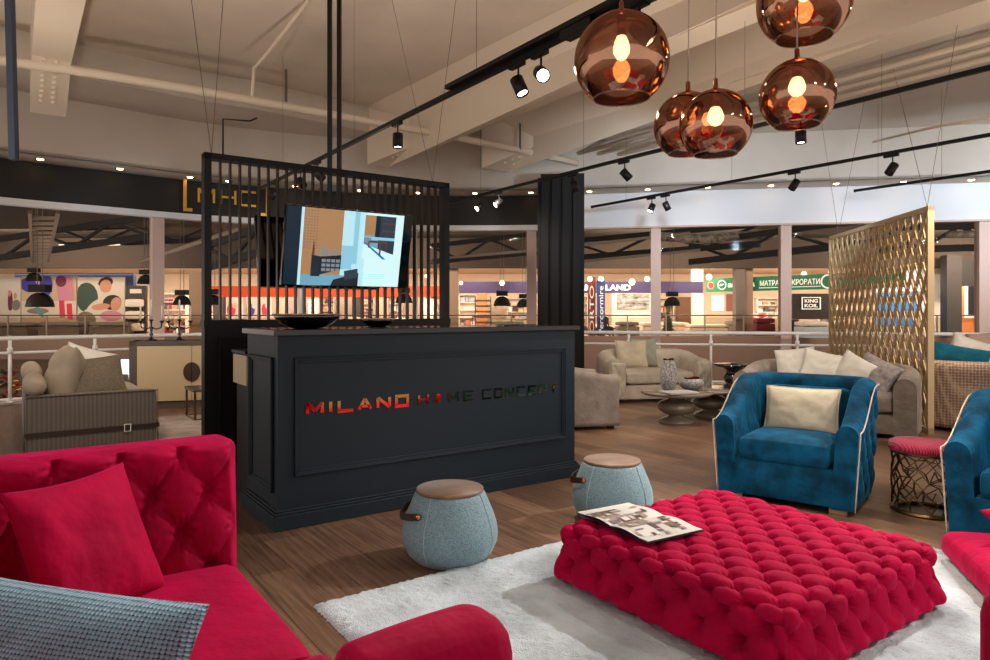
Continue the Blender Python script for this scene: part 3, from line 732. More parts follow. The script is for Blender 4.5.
# right: chair mostly outside the picture
rc = thing('crimson_armchair', 'crimson velvet armchair cut off by the right picture edge', 'armchair', (1.225, 1.2, 0), TH)
MB().rbox(0, 0, .31, .22, .8, .62, .07, (10, 24, 18)).build('arm', pink, rc, (.0, -.1, .08))
MB().rbox(0, 0, 0, .8, .8, .18, .05, 10).build('seat_cushion', pink, rc, (.5, -.1, .36))
MB().rbox(0, 0, 0, .9, .85, .2, .03, 6).build('base', pink, rc, (.45, -.1, .18))
MB().rbox(0, 0, .31, .22, .8, .62, .07, 10).build('arm', pink, rc, (1.0, -.1, .08))
o = MB().rbox(0, 0, .07, .9, .95, .12, .05, (24, 24, 8), crown=.05).build('floor_cushion', pink, None, fl(938, 551, .06)+Vector((.30, -.57, -.03)), math.radians(-17.5)); tag(o, 'flat crimson velvet floor cushion on the rug beside a petrol armchair', 'cushion')
cushion('small crimson cushion resting on the flat floor cushion at right edge', pink, .4, .3, .1, fl(1075, 552, .2)+Vector((.0, 0, 0)), math.radians(20), math.radians(-65), 0, 8)

# ================================================================ PETROL ARMCHAIRS
AW, AD = .82, .80
def petrol_chair(label, loc, rz):
    t = thing('petrol_armchair', label, 'armchair', loc, rz, 'petrol blue velvet armchairs')
    T = .125; path, tot = upath(AW-T, AD-T/2-.02, .13, 150)
    hf = lambda y, s: .555+(.80-.555)*ease((y-.03)/(.50))+.0*s
    mid = tot/2
    tout = lambda s, z: (tuft((s-mid)/.20+z/.24, (s-mid)/.20-z/.24, .024, .022, .14)-.006) *ease(min(s, tot-s)/.12) if z > .06 else 0
    mb = shell(MB(), path, T, hf, .035, flare=.03, tout=tout, no=34, nt=8, ni=12, lean=.0)
    mb.build('frame', blue, t)
    e = outer_edge(path, T, hf, .035, .03, .012); MB().tube(e, .0045, 6).build('piping', mat('champagne_piping', (190, 178, 156), .6), t)
    MB().rbox(0, .30, .16, AW-2*T+.04, .62, .24, .02, (10, 10, 4)).build('front_rail', blue, t)
    MB().rbox(0, .30, .345, AW-2*T-.01, .64, .15, .045, (18, 18, 6), crown=.03).build('seat_cushion', blue, t)
    mb = MB()
    MB().rbox(0, .645, .52, AW-2*T, .10, .40, .045, 10).build('backrest', blue, t)
    for x in (-AW/2+.09, AW/2-.09):
        for y in (.03, AD-.1): MB().box(x-.05, x+.05, y+.0, y+.04, 0, .036).build('leg', gold, t)
    return t
rz1 = math.atan2(-.62, .78)
c1 = petrol_chair('petrol blue velvet armchair with champagne cushion, beside the ottoman', (1.845, 4.37, 0), rz1)
c2 = clone(c1, (2.455+.41*.643, 3.67-.41*.766, 0), math.radians(-50), 'petrol blue velvet armchair cut off by the right picture edge')
dirw = Vector((math.cos(rz1), math.sin(rz1), 0)); dird = Vector((-math.sin(rz1), math.cos(rz1), 0))
cushion('champagne silk cushion on the petrol armchair beside the ottoman', cream, .47, .31, .13, Vector((1.845, 4.37, .415))+dird*.42+dirw*.0, rz1, math.radians(-14), 0, 11, piping=cream, n=32, pinch=.05)

# red topped lattice stool
stl = thing('lattice_stool', 'round gold lattice drum stool with ribbed red cushion top', 'stool', (2.70, 4.26, 0), 0)
R_ = .188; rnd = random.Random(3); mb = MB(); NR, NC = 7, 15
def sp(a, z): return Vector((R_*math.cos(a), R_*math.sin(a), z))
P = {}
for i in range(NR+1):
    for j in range(NC):
        a = 2*PI*(j+.5*(i % 2))/NC; z = .03+.345*i/NR
        P[i, j] = (a+(rnd.random()-.5)*.22, z+((rnd.random()-.5)*.035 if 0 < i < NR else 0))
for i in range(NR+1):
    for j in range(NC):
        a = P[i, j]
        nb = []
        if i < NR:
            nb.append((i+1, j)); nb.append((i+1, (j+(1 if i % 2 else -1)) % NC))
        if i not in (0,) and rnd.random() < .3: nb.append((i, (j+1) % NC))
        for q in nb:
            if rnd.random() < .2: continue
            b = P[q]; da = (b[0]-a[0]+PI) % (2*PI)-PI
            mb.bar(sp(a[0], a[1]), sp(a[0]+da, b[1]), .009, .006)
mb.build('lattice_drum', gold_dark, stl)
mb = MB()
for z in (.008,): mb.tube([(R_*math.cos(2*PI*k/40), R_*math.sin(2*PI*k/40), z) for k in range(40)], .009, 6, closed=True)
MB().tube([(R_*math.cos(2*PI*k/40), R_*math.sin(2*PI*k/40), .375) for k in range(40)], .009, 6, closed=True).build('hoop', gold_dark, stl)
mb.lathe([(R_-.03, 0), (R_+.005, .004), (R_+.005, .02), (R_-.03, .022)], seg=40, capb=False, capt=False)
mb.build('hoop', gold_dark, stl)
MB().lathe([(R_+.004, .378), (R_+.02, .39), (R_+.022, .415), (R_+.008, .437), (R_*.6, .449), (.002, .453)], seg=48, capt=False).build('seat', red_weave, stl)

# ================================================================ GREY LEFT SOFA, SIDEBOARD, CANDELABRAS, LOW TABLE
G0 = fl(159, 444)                                    # near right foot of the grey sofa
gs = thing('grey_sofa', 'grey striped sofa with dark belted arm standing by the left railing', 'sofa', G0, TH)
MB().rbox(-.53, .08, .27, 1.03, .16, .50, .025, (10, 6, 8)).build('arm', stripe_fab, gs)
MB().rbox(-.53, 1.96, .27, 1.03, .16, .50, .025, 6).build('arm', stripe_fab, gs)
MB().rbox(-.53, 1.02, .17, 1.0, 1.76, .24, .03, 6).build('base', stripe_fab, gs)
MB().rbox(-.98, 1.02, .32, .14, 1.8, .58, .04, 8).build('back_panel', stripe_fab, gs)
for k in range(2): MB().rbox(-.46, .60+.87*k, .36, .92, .86, .16, .05, 12, crown=.03).build('seat_cushion', greige, gs)
MB().tube([(-1.05, 0.0, .03), (-1.05, 0, .515), (-.01, 0, .515), (-.01, 0, .03)], .006, 6).build('piping', stripe_fab, gs)
bl = MB(); bl.box(-1.05, -.008, -.012, .0, .165, .205); bl.box(-.005, .003, -.01, .16, .165, .205); bl.build('belt', leather, gs)
MB().tube([(-.29, -.014, .15), (-.24, -.014, .15), (-.24, -.014, .215), (-.29, -.014, .215)], .006, 6, closed=True).build('buckle', white_metal, gs)
def gl(x, y, z): return G0+U*x+V*y+Vector((0,0,z))
RZ = TH+PI/2
cushion('tall plump greige back cushion standing on the grey sofa', greige, .66, .56, .30, gl(-.80, .55, .38), TH-PI/2+.05, math.radians(-14), 0, 21)
cushion('dark taupe linen cushion leaning on the near arm of the grey sofa', olive_lin, .50, .42, .16, gl(-.46, .36, .42), TH+.35-PI/4*.3, math.radians(-24), math.radians(-5), 22, piping=olive_lin)
cushion('pale beige cushion behind the taupe one on the grey sofa', white_sat, .46, .44, .16, gl(-.62, .95, .48), TH-.25, math.radians(-20), math.radians(18), 23)
for k, (x, z, y) in enumerate(((-.97, .60, .30), (-.98, .66, 1.05))):
    o = MB().lathe([(.02, -.36), (.07, -.35), (.084, -.31), (.086, 0), (.084, .31), (.07, .35), (.02, .36)], seg=24, M=Matrix.Rotation(PI/2, 4, 'X')).build('bolster', greige, None, gl(x, y+.05, z), TH)
    tag(o, 'round greige bolster cushion on the grey sofa back, '+('lower near one' if k == 0 else 'upper far one'), 'bolster')

W0 = fl(129, 410); sb = thing('sideboard', 'low sideboard with cream doors and half-round dark handles behind the grey sofa', 'sideboard', W0, TH*.45)
sw, sd, sh = 1.42, .45, .875
mb = MB().box(0, .09, 0, sd, 0, sh); mb.box(sw-.09, sw, 0, sd, 0, sh); mb.box(0, sw, 0, sd, sh-.06, sh); mb.box(0, sw, .02, sd, 0, .10); mb.box(.05, sw-.05, sd-.03, sd, 0, sh); mb.build('carcass', taupe_wood, sb)
mid_ = .74
for x0, x1, s in ((.095, mid_-.003, 1), (mid_+.003, sw-.095, -1)):
    d = MB().box(x0, x1, -.01, .02, .10, sh-.065).build('door', cream_panel, sb)
    xx = x1 if s > 0 else x0
    MB().vpoly([(xx-s*.10*math.cos(a), .47+.125*math.sin(a)) for a in [-PI/2+PI*k/12 for k in range(13)]][:: s], -.022, -.01).build('handle', mat('dark_brown_inlay', (70, 48, 42), .3), d)
def candelabra(label, p, rz):
    t = thing('candelabra', label, 'candelabra', p, rz, 'three-armed candelabras on the sideboard')
    MB().lathe([(.075, 0), (.07, .012), (.03, .022), (.014, .05), (.026, .08), (.012, .11), (.022, .16), (.01, .19), (.012, .25), (.028, .262), (.028, .275), (.012, .28)], seg=20).build('stem', gloss_black, t)
    for s in (-1, 1):
        mb = MB().tube([(0, 0, .18), (s*.06, 0, .15), (s*.12, 0, .17), (s*.135, 0, .235)], .009, 8); mb.lathe([(.012, .23), (.028, .245), (.028, .26), (.012, .262)], (s*.135, 0, 0), 14); mb.build('arm', gloss_black, t)
    for x, z0, z1 in ((-.135, .26, .46), (0, .28, .54), (.135, .26, .46)): MB().lathe([(.011, z0), (.010, z1-.01), (.003, z1)], (x, 0, 0), 10).build('candle', mat('candle_wax', (232, 228, 218), .5), t)
    return t
wr = Vector((math.cos(TH*.45), math.sin(TH*.45), 0)); wd = Vector((-wr.y, wr.x, 0))
cd = candelabra('black three-armed candelabra with white candles, left one on the sideboard', W0+wr*.22+wd*.2+Vector((0,0,sh)), .1)
clone(cd, W0+wr*.56+wd*.2+Vector((0,0,sh)), .3, 'black three-armed candelabra with white candles, right one on the sideboard')
# low brass table and faded rug
lt = thing('low_table', 'small low table with brass legs left of the slatted screen', 'table', fl(198, 421), TH)
MB().box(-.05, .75, 0, .5, .33, .36).build('tabletop', mat('smoked_top', (90, 76, 62), .2), lt)
mb = MB()
for x in (-.04, .72):
    for y in (.01, .47): mb.box(x, x+.025, y, y+.02, 0, .33)
    mb.box(x, x+.025, .01, .49, 0, .02)
for y in (.01, .47): mb.box(-.04, .74, y, y+.02, 0, .02)
mb.build('leg_frame', gold_dark, lt)
o = MB().box(0, 2.6, 0, 1.9, .0015, .008).build('faded_rug', faded_rug, None, fl(150, 447)+U*.03, TH); tag(o, 'thin faded vintage rug between the grey sofa and the slatted screen', 'rug')

# ================================================================ MIDDLE GROUP
def tub(name, label, cat, loc, rz, w, d, T, ha, hb, m, z0=.04, rc=.25, out_t=None, front_t=False, flare=0, seat=.40, n=70):
    t = thing(name, label, cat, loc, rz)
    path, tot = upath(w-T, d-T/2, rc, n)
    hf = lambda y, s: ha+(hb-ha)*ease((y-.05)/(d*.75))
    tout = (lambda s, z: tuft((s-tot/2)/out_t+z/out_t, (s-tot/2)/out_t-z/out_t, .02, .02, .15)-.01) if out_t else None
    shell(MB(), path, T, hf, z0, flare=flare, tout=tout, no=12 if not out_t else 26, nt=8, ni=6).build('frame', m, t)
    MB().rbox(0, (d-T)/2, (z0+seat-.16)/2, w-2*T+.02, d-T-.02, seat-.16-z0, .02, 6).build('base', m, t)
    MB().rbox(0, (d-T)/2-.005, seat-.07, w-2*T-.01, d-T, .17, .05, 12, crown=.03).build('seat_cushion', m, t)
    mb = MB()
    for x in (-w/2+.1, w/2-.1):
        for y in (.06, d-.12): mb.box(x-.03, x+.03, y-.03, y+.03, 0, z0+.01)
    mb.build('feet', black, t)
    return t, path
# grey tub chair behind the desk: we look at its side
tub('grey_armchair', 'grey velvet tub armchair right behind the reception desk', 'armchair', fl(617, 424)+Vector((-.12, .10, 0)), math.radians(100), .92, .80, .16, .58, .66, greyv, rc=.3)
# cream loveseat, tufted front arms
ls, lp = tub('cream_loveseat', 'cream velvet loveseat with button tufted arm fronts by the railing', 'sofa', fl(661, 402), math.radians(10), 1.50, .92, .24, .60, .70, creamv, rc=.34, n=80)
for s in (-1, 1):
    mb = MB()
    mb.rbox(s*.63, -.012, .30, .22, .06, .50, .028, (16, 4, 30), disp=lambda o, nn, p: o+Vector((0, -1, 0))*(.014*tuft(o.x/.12+o.z/.2+.5, o.x/.12-o.z/.2+.5, 1, 1.2, .15) if p.y < -.029 else 0))
    mb.build('arm_front', creamv, ls)
def lsw(x, y, z): a = math.radians(10); return fl(661, 402)+Vector((x*math.cos(a)-y*math.sin(a), x*math.sin(a)+y*math.cos(a), z))
cushion('champagne patterned cushion on the left of the cream loveseat', cream, .46, .40, .14, lsw(-.22, .50, .44), math.radians(8), math.radians(-14), 0, 31, piping=cream)
cushion('sage grey cushion behind the champagne one on the cream loveseat', mat('sage_satin', (150, 152, 138), .5, sheen=.3, vary=.1), .42, .42, .14, lsw(.02, .62, .44), math.radians(14), math.radians(-10), 0, 32)

def pedestal(label, p, r, h, thick, m=taupe_gloss):
    t = thing('pedestal_coffee_table', label, 'coffee table', p, 0, 'round taupe coffee tables')
    MB().lathe([(r-.03, h-thick), (r, h-thick*.6), (r, h-.006), (r-.01, h)], seg=56).build('tabletop', m, t)
    MB().lathe([(r*.50, 0), (r*.5, .02), (r*.42, .045), (r*.24, .07), (r*.2, .085), (r*.38, .105), (r*.52, .15), (r*.54, .19), (r*.46, .235), (r*.24, .265), (r*.2, .28), (r*.34, h-thick)], seg=40).build('pedestal', m, t)
    return t
pt = pedestal('round taupe lacquer coffee table with bulb pedestal, the nearer one', Vector((2.06, 7.72, 0)), .40, .355, .04)
clone(pt, Vector((2.60, 8.2, 0)), .4, 'round taupe lacquer coffee table with bulb pedestal, the farther one').scale = (1.02, 1.02, .93)
# vases
def vase(label, p, prof, hole=None, m=stone_tex):
    t = thing('vase', label, 'vase', p); MB().lathe(prof, seg=32, capt=False).build('body', m, t); rt_ = prof[-1]
    mb = MB(); r, z = rt_
    mb.grid(lambda u, v: ((r*(1-.35*v))*math.cos(2*PI*u), (r*(1-.35*v))*math.sin(2*PI*u), z+(.05 if r < .06 else .02)*(.5+.5*math.sin(2*PI*u*2+.6))*(1-v)-.03*v), 32, 4)
    mb.build('rim', mat('copper_glaze', (120, 52, 24), .12, metal=.8), t); return t
vase('tall pitted silver vase with torn copper rim on the near coffee table', Vector((1.97, 7.72, .356)), [(.05, 0), (.075, .03), (.095, .10), (.10, .17), (.09, .25), (.07, .31), (.062, .35)])
vase('low squat silver vase with copper opening on the farther coffee table', Vector((2.27, 7.86, .356)), [(.08, 0), (.125, .03), (.145, .07), (.13, .105), (.09, .125)])
o = MB().rbox(0, 0, .012, .36, .26, .024, .008, 4).build('book', mat('grey_book', (170, 168, 170), .4), None, Vector((2.02, 7.47, .356)), .3); tag(o, 'flat grey picture book on the nearer coffee table', 'book')
bs = thing('black_side_table', 'glossy black side table with turned bulb stem by the railing', 'side table', Vector((3.2, 9.15, 0)))
MB().lathe([(.25, .525), (.255, .535), (.255, .548), (.25, .552)], seg=40).build('tabletop', gloss_black, bs)
MB().lathe([(.19, 0), (.19, .02), (.13, .05), (.09, .08), (.14, .13), (.155, .19), (.14, .25), (.08, .29), (.12, .33), (.13, .38), (.10, .42), (.08, .46), (.12, .49), (.15, .525)], seg=36).build('stem', gloss_black, bs)
ds_ = MB().lathe([(.03, 0), (.05, .01), (.055, .025), (.05, .022), (.001, .012)], seg=20, capt=False).build('dish', mat('silver_metal', (190, 186, 180), .2, metal=.9), None, Vector((3.2, 9.1, .553))); tag(ds_, 'tiny silver dish on the black side table', 'dish')

# grey sofa with light cushions, left of the gold lattice
gz = math.atan2(-.60, .80)
gsofa, _ = tub('curved_grey_sofa', 'curved grey velvet sofa with pale cushions behind the petrol armchair', 'sofa', Vector((3.35, 7.05, 0)), gz, 1.75, .95, .2, .60, .70, greyv, rc=.42, n=90)
gx = Vector((math.cos(gz), math.sin(gz), 0)); gy = Vector((-gx.y, gx.x, 0)); GB = Vector((3.35, 7.05, 0))
cushion('white satin cushion with dotted weave, leftmost on the curved grey sofa', white_sat, .42, .40, .14, GB+gx*-.32+gy*.54+Vector((0,0,.45)), gz+.1, math.radians(-16), math.radians(-8), 41)
cushion('ivory cushion, second from the left on the curved grey sofa', mat('ivory', (222, 218, 208), .55, sheen=.3), .44, .38, .14, GB+gx*-.10+gy*.46+Vector((0,0,.45)), gz+.05, math.radians(-18), math.radians(12), 42)
cushion('small ivory cushion slanting right of the middle of the curved grey sofa', mat('ivory', (222, 218, 208)), .38, .38, .12, GB+gx*.14+gy*.44+Vector((0,0,.44)), gz-.2, math.radians(-18), math.radians(28), 43)
cushion('silver grey crumpled cushion, rightmost on the curved grey sofa', silver_sat, .44, .38, .14, GB+gx*.36+gy*.44+Vector((0,0,.42)), gz-.3, math.radians(-22), math.radians(24), 44)

# gold lattice screen
LA = Vector((4.47, 6.97, 0)); LB = Vector((4.86, 9.84, 0)); ld = LB-LA; LL = ld.length; la = math.atan2(ld.y, ld.x); LH = 2.34
lat = thing('gold_lattice_screen', 'tall openwork gold lattice screen hanging at the right by the curved sofa', 'room divider', LA, la)
MB().box(0, LL, -.03, .03, LH-.05, LH).box(0, LL, -.03, .03, 0.0, .06).box(0, .035, -.03, .03, 0, LH).box(LL-.035, LL, -.03, .03, 0, LH).build('frame', gold, lat)
mb = MB(); cw = (LL-.07)/16; chh = (LH-.11)/6.5
def clipbar(a, b, y):
    lo, hi = .03, LL-.03; zl, zh = .055, LH-.045; p = Vector(a); d = Vector(b)-p; t0, t1 = 0.0, 1.0
    for v0, dv, l, h in ((p[0], d[0], lo, hi), (p[1], d[1], zl, zh)):
        ta, tb = (l-v0)/dv, (h-v0)/dv; t0 = max(t0, min(ta, tb)); t1 = min(t1, max(ta, tb))
    if t1-t0 > .02: q0 = p+d*t0; q1 = p+d*t1; mb.bar((q0[0], y, q0[1]), (q1[0], y, q1[1]), .013, .022)
for yy, ph, pz in ((-.018, 0, 0), (.018, .5, .28)):
    for i in range(-1, 18):
        for j in range(-1, 8):
            x = .035+cw*(i+ph); z = .06+chh*(j+pz)
            for (dx0, dz0, dx1, dz1) in ((0, 0, .5, .5), (.5, .5, 1, 0), (0, 0, .5, -.5), (.5, -.5, 1, 0)):
                clipbar((x+dx0*cw, z+dz0*chh), (x+dx1*cw, z+dz1*chh), yy)
mb.build('lattice', gold, lat)
MB().bar((.08, 0, LH), (-.55, 0, Z_OUT), .004).bar((.08, 0, LH), (.9, 0, Z_OUT), .004).build('wire', wire_m, lat)
MB().bar((LL-.3, 0, LH), (LL-1.3, 0, Z_OUT), .004).bar((LL-.3, 0, LH), (LL+.4, 0, Z_OUT), .004).build('wire', wire_m, lat)
o = MB().box(-.05, .05, -.03, .03, 0, .045).box(.06, .15, -.03, .03, 0, .04).build('socket_block', white_metal, None, fl(902, 433)); tag(o, 'white plastic socket block on the floor at the lattice foot', 'socket')

# beige honeycomb sofa, teal cushion, lavender sofa (right edge)
hb, _ = tub('honeycomb_sofa', 'curved beige sofa in honeycomb fabric right of the gold lattice screen', 'sofa', Vector((5.75, 7.55, 0)), math.radians(180-35), 1.9, .95, .16, .60, .74, honey_fab, rc=.42, n=80, flare=.06)
cushion('large teal velvet cushion lying on the honeycomb sofa back', teal, .62, .36, .18, Vector((4.93, 7.35, .56)), math.radians(-28), math.radians(-22), math.radians(12), 51)
cushion('beige linen cushion behind the teal one at the right edge', white_sat, .5, .42, .15, Vector((5.45, 7.85, .55)), math.radians(-20), math.radians(-18), math.radians(20), 52)
cushion('dusty pink beige cushion at the far right edge', mat('dusty_beige', (166, 140, 128), .6, sheen=.3), .6, .42, .15, Vector((5.95, 7.95, .62)), math.radians(-10), math.radians(-20), math.radians(-6), 53)
tub('lavender_sofa', 'lavender grey sofa standing by the railing right of the lattice screen', 'sofa', Vector((6.6, 8.9, 0)), math.radians(-10), 1.9, .9, .24, .62, .78, lav, rc=.4)

# ================================================================ PENDANTS
def pendant(label, px, py, rpx, R, ztop=Z_IN):
    Y = R*F/rpx; c = at(px, py, Y)
    t = thing('globe_pendant', label, 'pendant lamp', c, 0, 'copper mirror globe pendants')
    n = 26; a0 = math.radians(36)
    prof = [(R*math.sin(a0+(PI-a0-.10)*k/n), -R*math.cos(a0+(PI-a0-.10)*k/n)) for k in range(n+1)]
    MB().lathe(prof, seg=56, capb=False, capt=False).build('globe', copper_glass, t)
    r0, z0 = prof[0]
    MB().tube([(r0*math.cos(2*PI*k/48), r0*math.sin(2*PI*k/48), z0) for k in range(48)], .0035, 6, closed=True).build('rim', clear_rim, t)
    MB().lathe([(.034, R-.012), (.036, R-.002), (.02, R+.006), (.012, R+.01), (.011, R+.05), (.004, R+.055)], seg=20).build('cap', copper, t)
    MB().lathe([(.02, R*.48), (.022, R*.9), (.012, R)], seg=16).build('socket', copper, t)
    MB().lathe([(.002, -R*.02), (.022, R*.03), (.036, R*.15), (.038, R*.25), (.030, R*.40), (.018, R*.52)], seg=20, capb=False).build('bulb', warm_on, t)
    MB().tube([(0, 0, R+.05), (.004, 0, R+.4), (0, 0, ztop-c.z)], .0035, 6).build('cord', mat('clear_cord', (196, 176, 160), .3), t)
    l = bpy.data.lights.new('bulb_light', 'POINT'); l.energy = 9; l.color = (1, .66, .36); l.shadow_soft_size = .035
    lo = bpy.data.objects.new('bulb_light', l); COL.objects.link(lo); lo.location = c+Vector((0, 0, R*.2)); return t
pendant('large copper globe pendant, leftmost', 621.5, 60, 47, .215)
pendant('small copper globe pendant, half hidden behind another small one', 688, 126, 33.5, .165)
pendant('small copper globe pendant in front of a half hidden one', 715.5, 125.5, 35.5, .165)
pendant('large copper globe pendant cut by the top picture edge', 804, 1, 45, .215)
pendant('small copper globe pendant, rightmost, below the cut large one', 797, 96, 36, .165)

# ================================================================ TRACKS AND SPOTS
ZT = 2.95
def ptrack(px, py): return fl(px, py, ZT) if False else Vector(((px-CX)*(ZT-H)/(HZ-py), F*(ZT-H)/(HZ-py), ZT))
TR = {}
def track(key, label, a, b, w=.035, h=.035, ext=0.0, wires=(.1, .35, .6, .85)):
    P0 = ptrack(*a); d = -V; L = (ptrack(*b)-P0).dot(d)+ext
    t = thing('lighting_track', label, 'lighting track', P0, math.atan2(d.y, d.x), 'black lighting tracks')
    MB().box(0, L, -w/2, w/2, 0, h).box(-.01, 0, -w/2, w/2, -.004, h+.004).build('rail', blackm, t)
    for f in wires:
        ze = Z_IN if key < 3 else Z_OUT
        MB().bar((L*f, 0, h), (L*f, 0, ze-ZT), .003).build('wire', wire_m, t)
    TR[key] = (P0, d, L); return t
track(1, 'black lighting track over the desk, passing above the slatted screen', (262, 189), (615, 0), ext=2.0)
mbt = thing('cable_tray', 'wide black cable tray fixed beside the track over the desk', 'cable tray', ptrack(440, 92)+U*.06, math.atan2(-V.y, -V.x))
MB().box(0, 2.6, -.02, .09, .03, .06).box(0, 2.6, .085, .09, .03, .10).build('tray', blackm, mbt)
for k in range(2): MB().box(1.35+k*.5, 1.62+k*.5, -.01, .08, -.02, .03).build('driver_box', blackm, mbt)
track(2, 'black lighting track ending beside the black column', (449, 204), (990, 60), ext=1.5)
track(3, 'black lighting track starting right of the black column', (592, 208), (990, 135), ext=2)
track(4, 'short black lighting track above the gold lattice screen', (855, 192), (990, 172), ext=1.5)
spot_proto = {}
def track_spot(key, px, label, aim, lit=0, s=1.0, power=0, size=45, color=(1, .87, .72)):
    P0, d, L = TR[key]
    best = min((abs(CX+F*(P0+d*(L*k/800)).x/(P0+d*(L*k/800)).y-px), k) for k in range(801)); P = P0+d*(L*best[1]/800)
    t = thing('track_spotlight', label, 'spotlight', P, math.atan2(d.y, d.x), 'black cylinder track spotlights')
    MB().box(-.09, .06, -.018, .018, -.03, -.001).build('adapter', blackm, t)
    MB().tube([(0, 0, -.03), (0, 0, -.10)], .007, 8).build('arm', blackm, t)
    aimv = (Matrix.Rotation(-math.atan2(d.y, d.x), 3, 'Z') @ Vector(aim)).normalized(); q = aimv.to_track_quat('-Z', 'Y').to_euler()
    R = .046*s; ln = .13*s
    hd = MB().lathe([(R*.7, .045), (R, .04), (R, -ln+.045), (R*.9, -ln+.043), (R*.82, -ln+.075)], seg=24, capt=False).build('lamp_head', blackm, t, (0, 0, -.10-.045*s))
    hd.rotation_euler = q
    lens = MB().lathe([(R*.83, -ln+.058), (R*.5, -ln+.052), (.001, -ln+.05)], seg=20, capt=False).build('lens', lamp_on if lit else mat('unlit_lens', (60, 56, 52), .2), hd)
    if power:
        loc = P+Vector((0, 0, -.10-.045*s))+Vector(aim).normalized()*(ln); spot('track_lamp', loc, loc+Vector(aim), power, size, .6, color, .04)
    return t
track_spot(1, 276, 'black spotlight behind the slats, leftmost of three', (-.6, .2, -.6), 0)
track_spot(1, 301, 'black spotlight behind the slats, middle of three', (.5, -.5, -.6), 0)
track_spot(1, 318, 'black spotlight behind the slats, rightmost of three', (.6, .1, -.6), 0)
track_spot(1, 398, 'lit black spotlight hanging straight down left of the dark pipe', (0, -.05, -1), 1, power=70)
track_spot(1, 518, 'lit black spotlight tilted right, beside the glaring one', (.35, -.25, -.9), 1, power=90)
track_spot(1, 541, 'glaring spotlight pointing at the camera, left of the large globe', (.1, -.75, -.42), 1, power=60, size=50)
track_spot(1, 640, 'black spotlight partly behind the large left globe', (.6, -.2, -.7), 1, s=1.1, power=120, size=55)
track_spot(2, 480, 'lit spotlight left of the black column, left of the pair', (-.6, -.55, -.55), 1, power=50)
track_spot(2, 499, 'lit spotlight left of the black column, right of the pair', (-.65, -.35, -.6), 1, power=50)
track_spot(2, 574, 'black spotlight hanging in front of the black column', (.25, .1, -.9), 0)
track_spot(2, 625, 'black spotlight right of the black column, tilted right', (.6, -.1, -.7), 0, power=0)
track_spot(2, 800, 'lit spotlight just below the rightmost small globe', (.02, -.05, -1), 1, power=90)
track_spot(3, 652, 'lit spotlight under the white fascia, left of a close pair', (-.4, -.25, -.8), 1, power=45)
track_spot(3, 666, 'spotlight under the white fascia, right of a close pair', (.4, .1, -.8), 0)
track_spot(3, 795, 'black spotlight in front of the white fascia, middle of the track', (-.55, -.1, -.75), 0, power=60)
track_spot(3, 893, 'black spotlight above the gold lattice screen', (-.55, -.1, -.75), 0, power=60)
for k, (a, tx) in enumerate(((( -3.2, 1.0), 'left'), ((1.5, -.9), 'middle'), ((4.2, .8), 'right'))): pass

# thin suspension wires of the slatted screen
for pxa, pya, Ya, tx in ((194, 20, 4.9, 'left end'), (223, 0, 4.9, 'left end, second wire')):
    a = S0+U*.06+Vector((0,0,SH)); b = at(pxa, pya, 5.2); b = a+(b-a)*((Z_IN-a.z)/(b.z-a.z))
    tag(MB().bar((0,0,0), b-a, .004).build('suspension_wire', wire_m, None, a), 'thin steel wire rising from the slatted screen, '+tx, 'wire')
a = S0+U*(SL-.15)+Vector((0,0,SH))
for dx, tx in ((-.45, 'leaning left'), (.3, 'leaning right')):
    tag(MB().bar((0,0,0), Vector((dx, -.3, Z_IN-SH)), .004).build('suspension_wire', wire_m, None, a), 'thin steel wire from the right end of the slatted screen, '+tx, 'wire')
# ================================================================ ATRIUM AND THE FAR SIDE OF THE MALL
tanwall = mat('mall_tan_wall', (168, 140, 118), .7)
brownband = mat('mall_brown_band', (74, 62, 54), .8)
warmwall = mat('shop_cream_wall', (232, 214, 192), .7)
shopceil = mat('shop_ceiling', (196, 174, 148), .8)
shopfloor = mat('shop_floor', (150, 132, 116), .4)
dark_truss = mat('dark_truss', (42, 36, 33), .6)
whitebox = mat('mattress_white', (226, 214, 200), .7)
greybox = mat('grey_upholstery', (120, 112, 104), .8)
darkbox = mat('dark_display', (48, 42, 40), .6)
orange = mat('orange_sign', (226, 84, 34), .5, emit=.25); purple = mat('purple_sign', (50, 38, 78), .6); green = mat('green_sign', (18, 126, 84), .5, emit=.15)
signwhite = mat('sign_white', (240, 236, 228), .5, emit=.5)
struct(MB().box(-34, 34, 34, 48, -.4, 0).build('floor_far', shopfloor))
struct(MB().box(-34, -6, 33.8, 34, -1.1, .06).box(-6, 34, 33.8, 34, -2.3, .06).build('wall_far_edge', mat('mall_edge_band', (126, 102, 90), .5)))
struct(MB().box(-34, 34, 34.0, 34.4, 3.45, 5.0).build('wall_far_bulkhead', brownband))
struct(MB().box(-34, 34, 34.4, 48, 3.7, 3.9).build('ceiling_far', shopceil))
struct(MB().box(-34, 34, 44, 44.2, 0, 3.7).build('wall_far_back', warmwall))
struct(MB().box(-36, 36, 12.7, 34, 4.95, 5.1).build('ceiling_atrium', mat('corrugated_roof', (66, 60, 55), .6)))
struct(MB().box(-34, 34, 38, 38.2, -6, -1.1).build('wall_far_lower', mat('lower_wall', (150, 122, 100), .7)))
struct(MB().box(-36, 36, 13, 48, -6.1, -6).build('floor_lower', shopfloor))
mb = MB()
for k in range(9): mb.box(-22+k*2.0, -20.2+k*2.0, 37.8, 37.99, -2.7, -1.3)
struct(mb.build('window_lower', mat('lit_shop_window', (196, 216, 232), emit=1.6)))
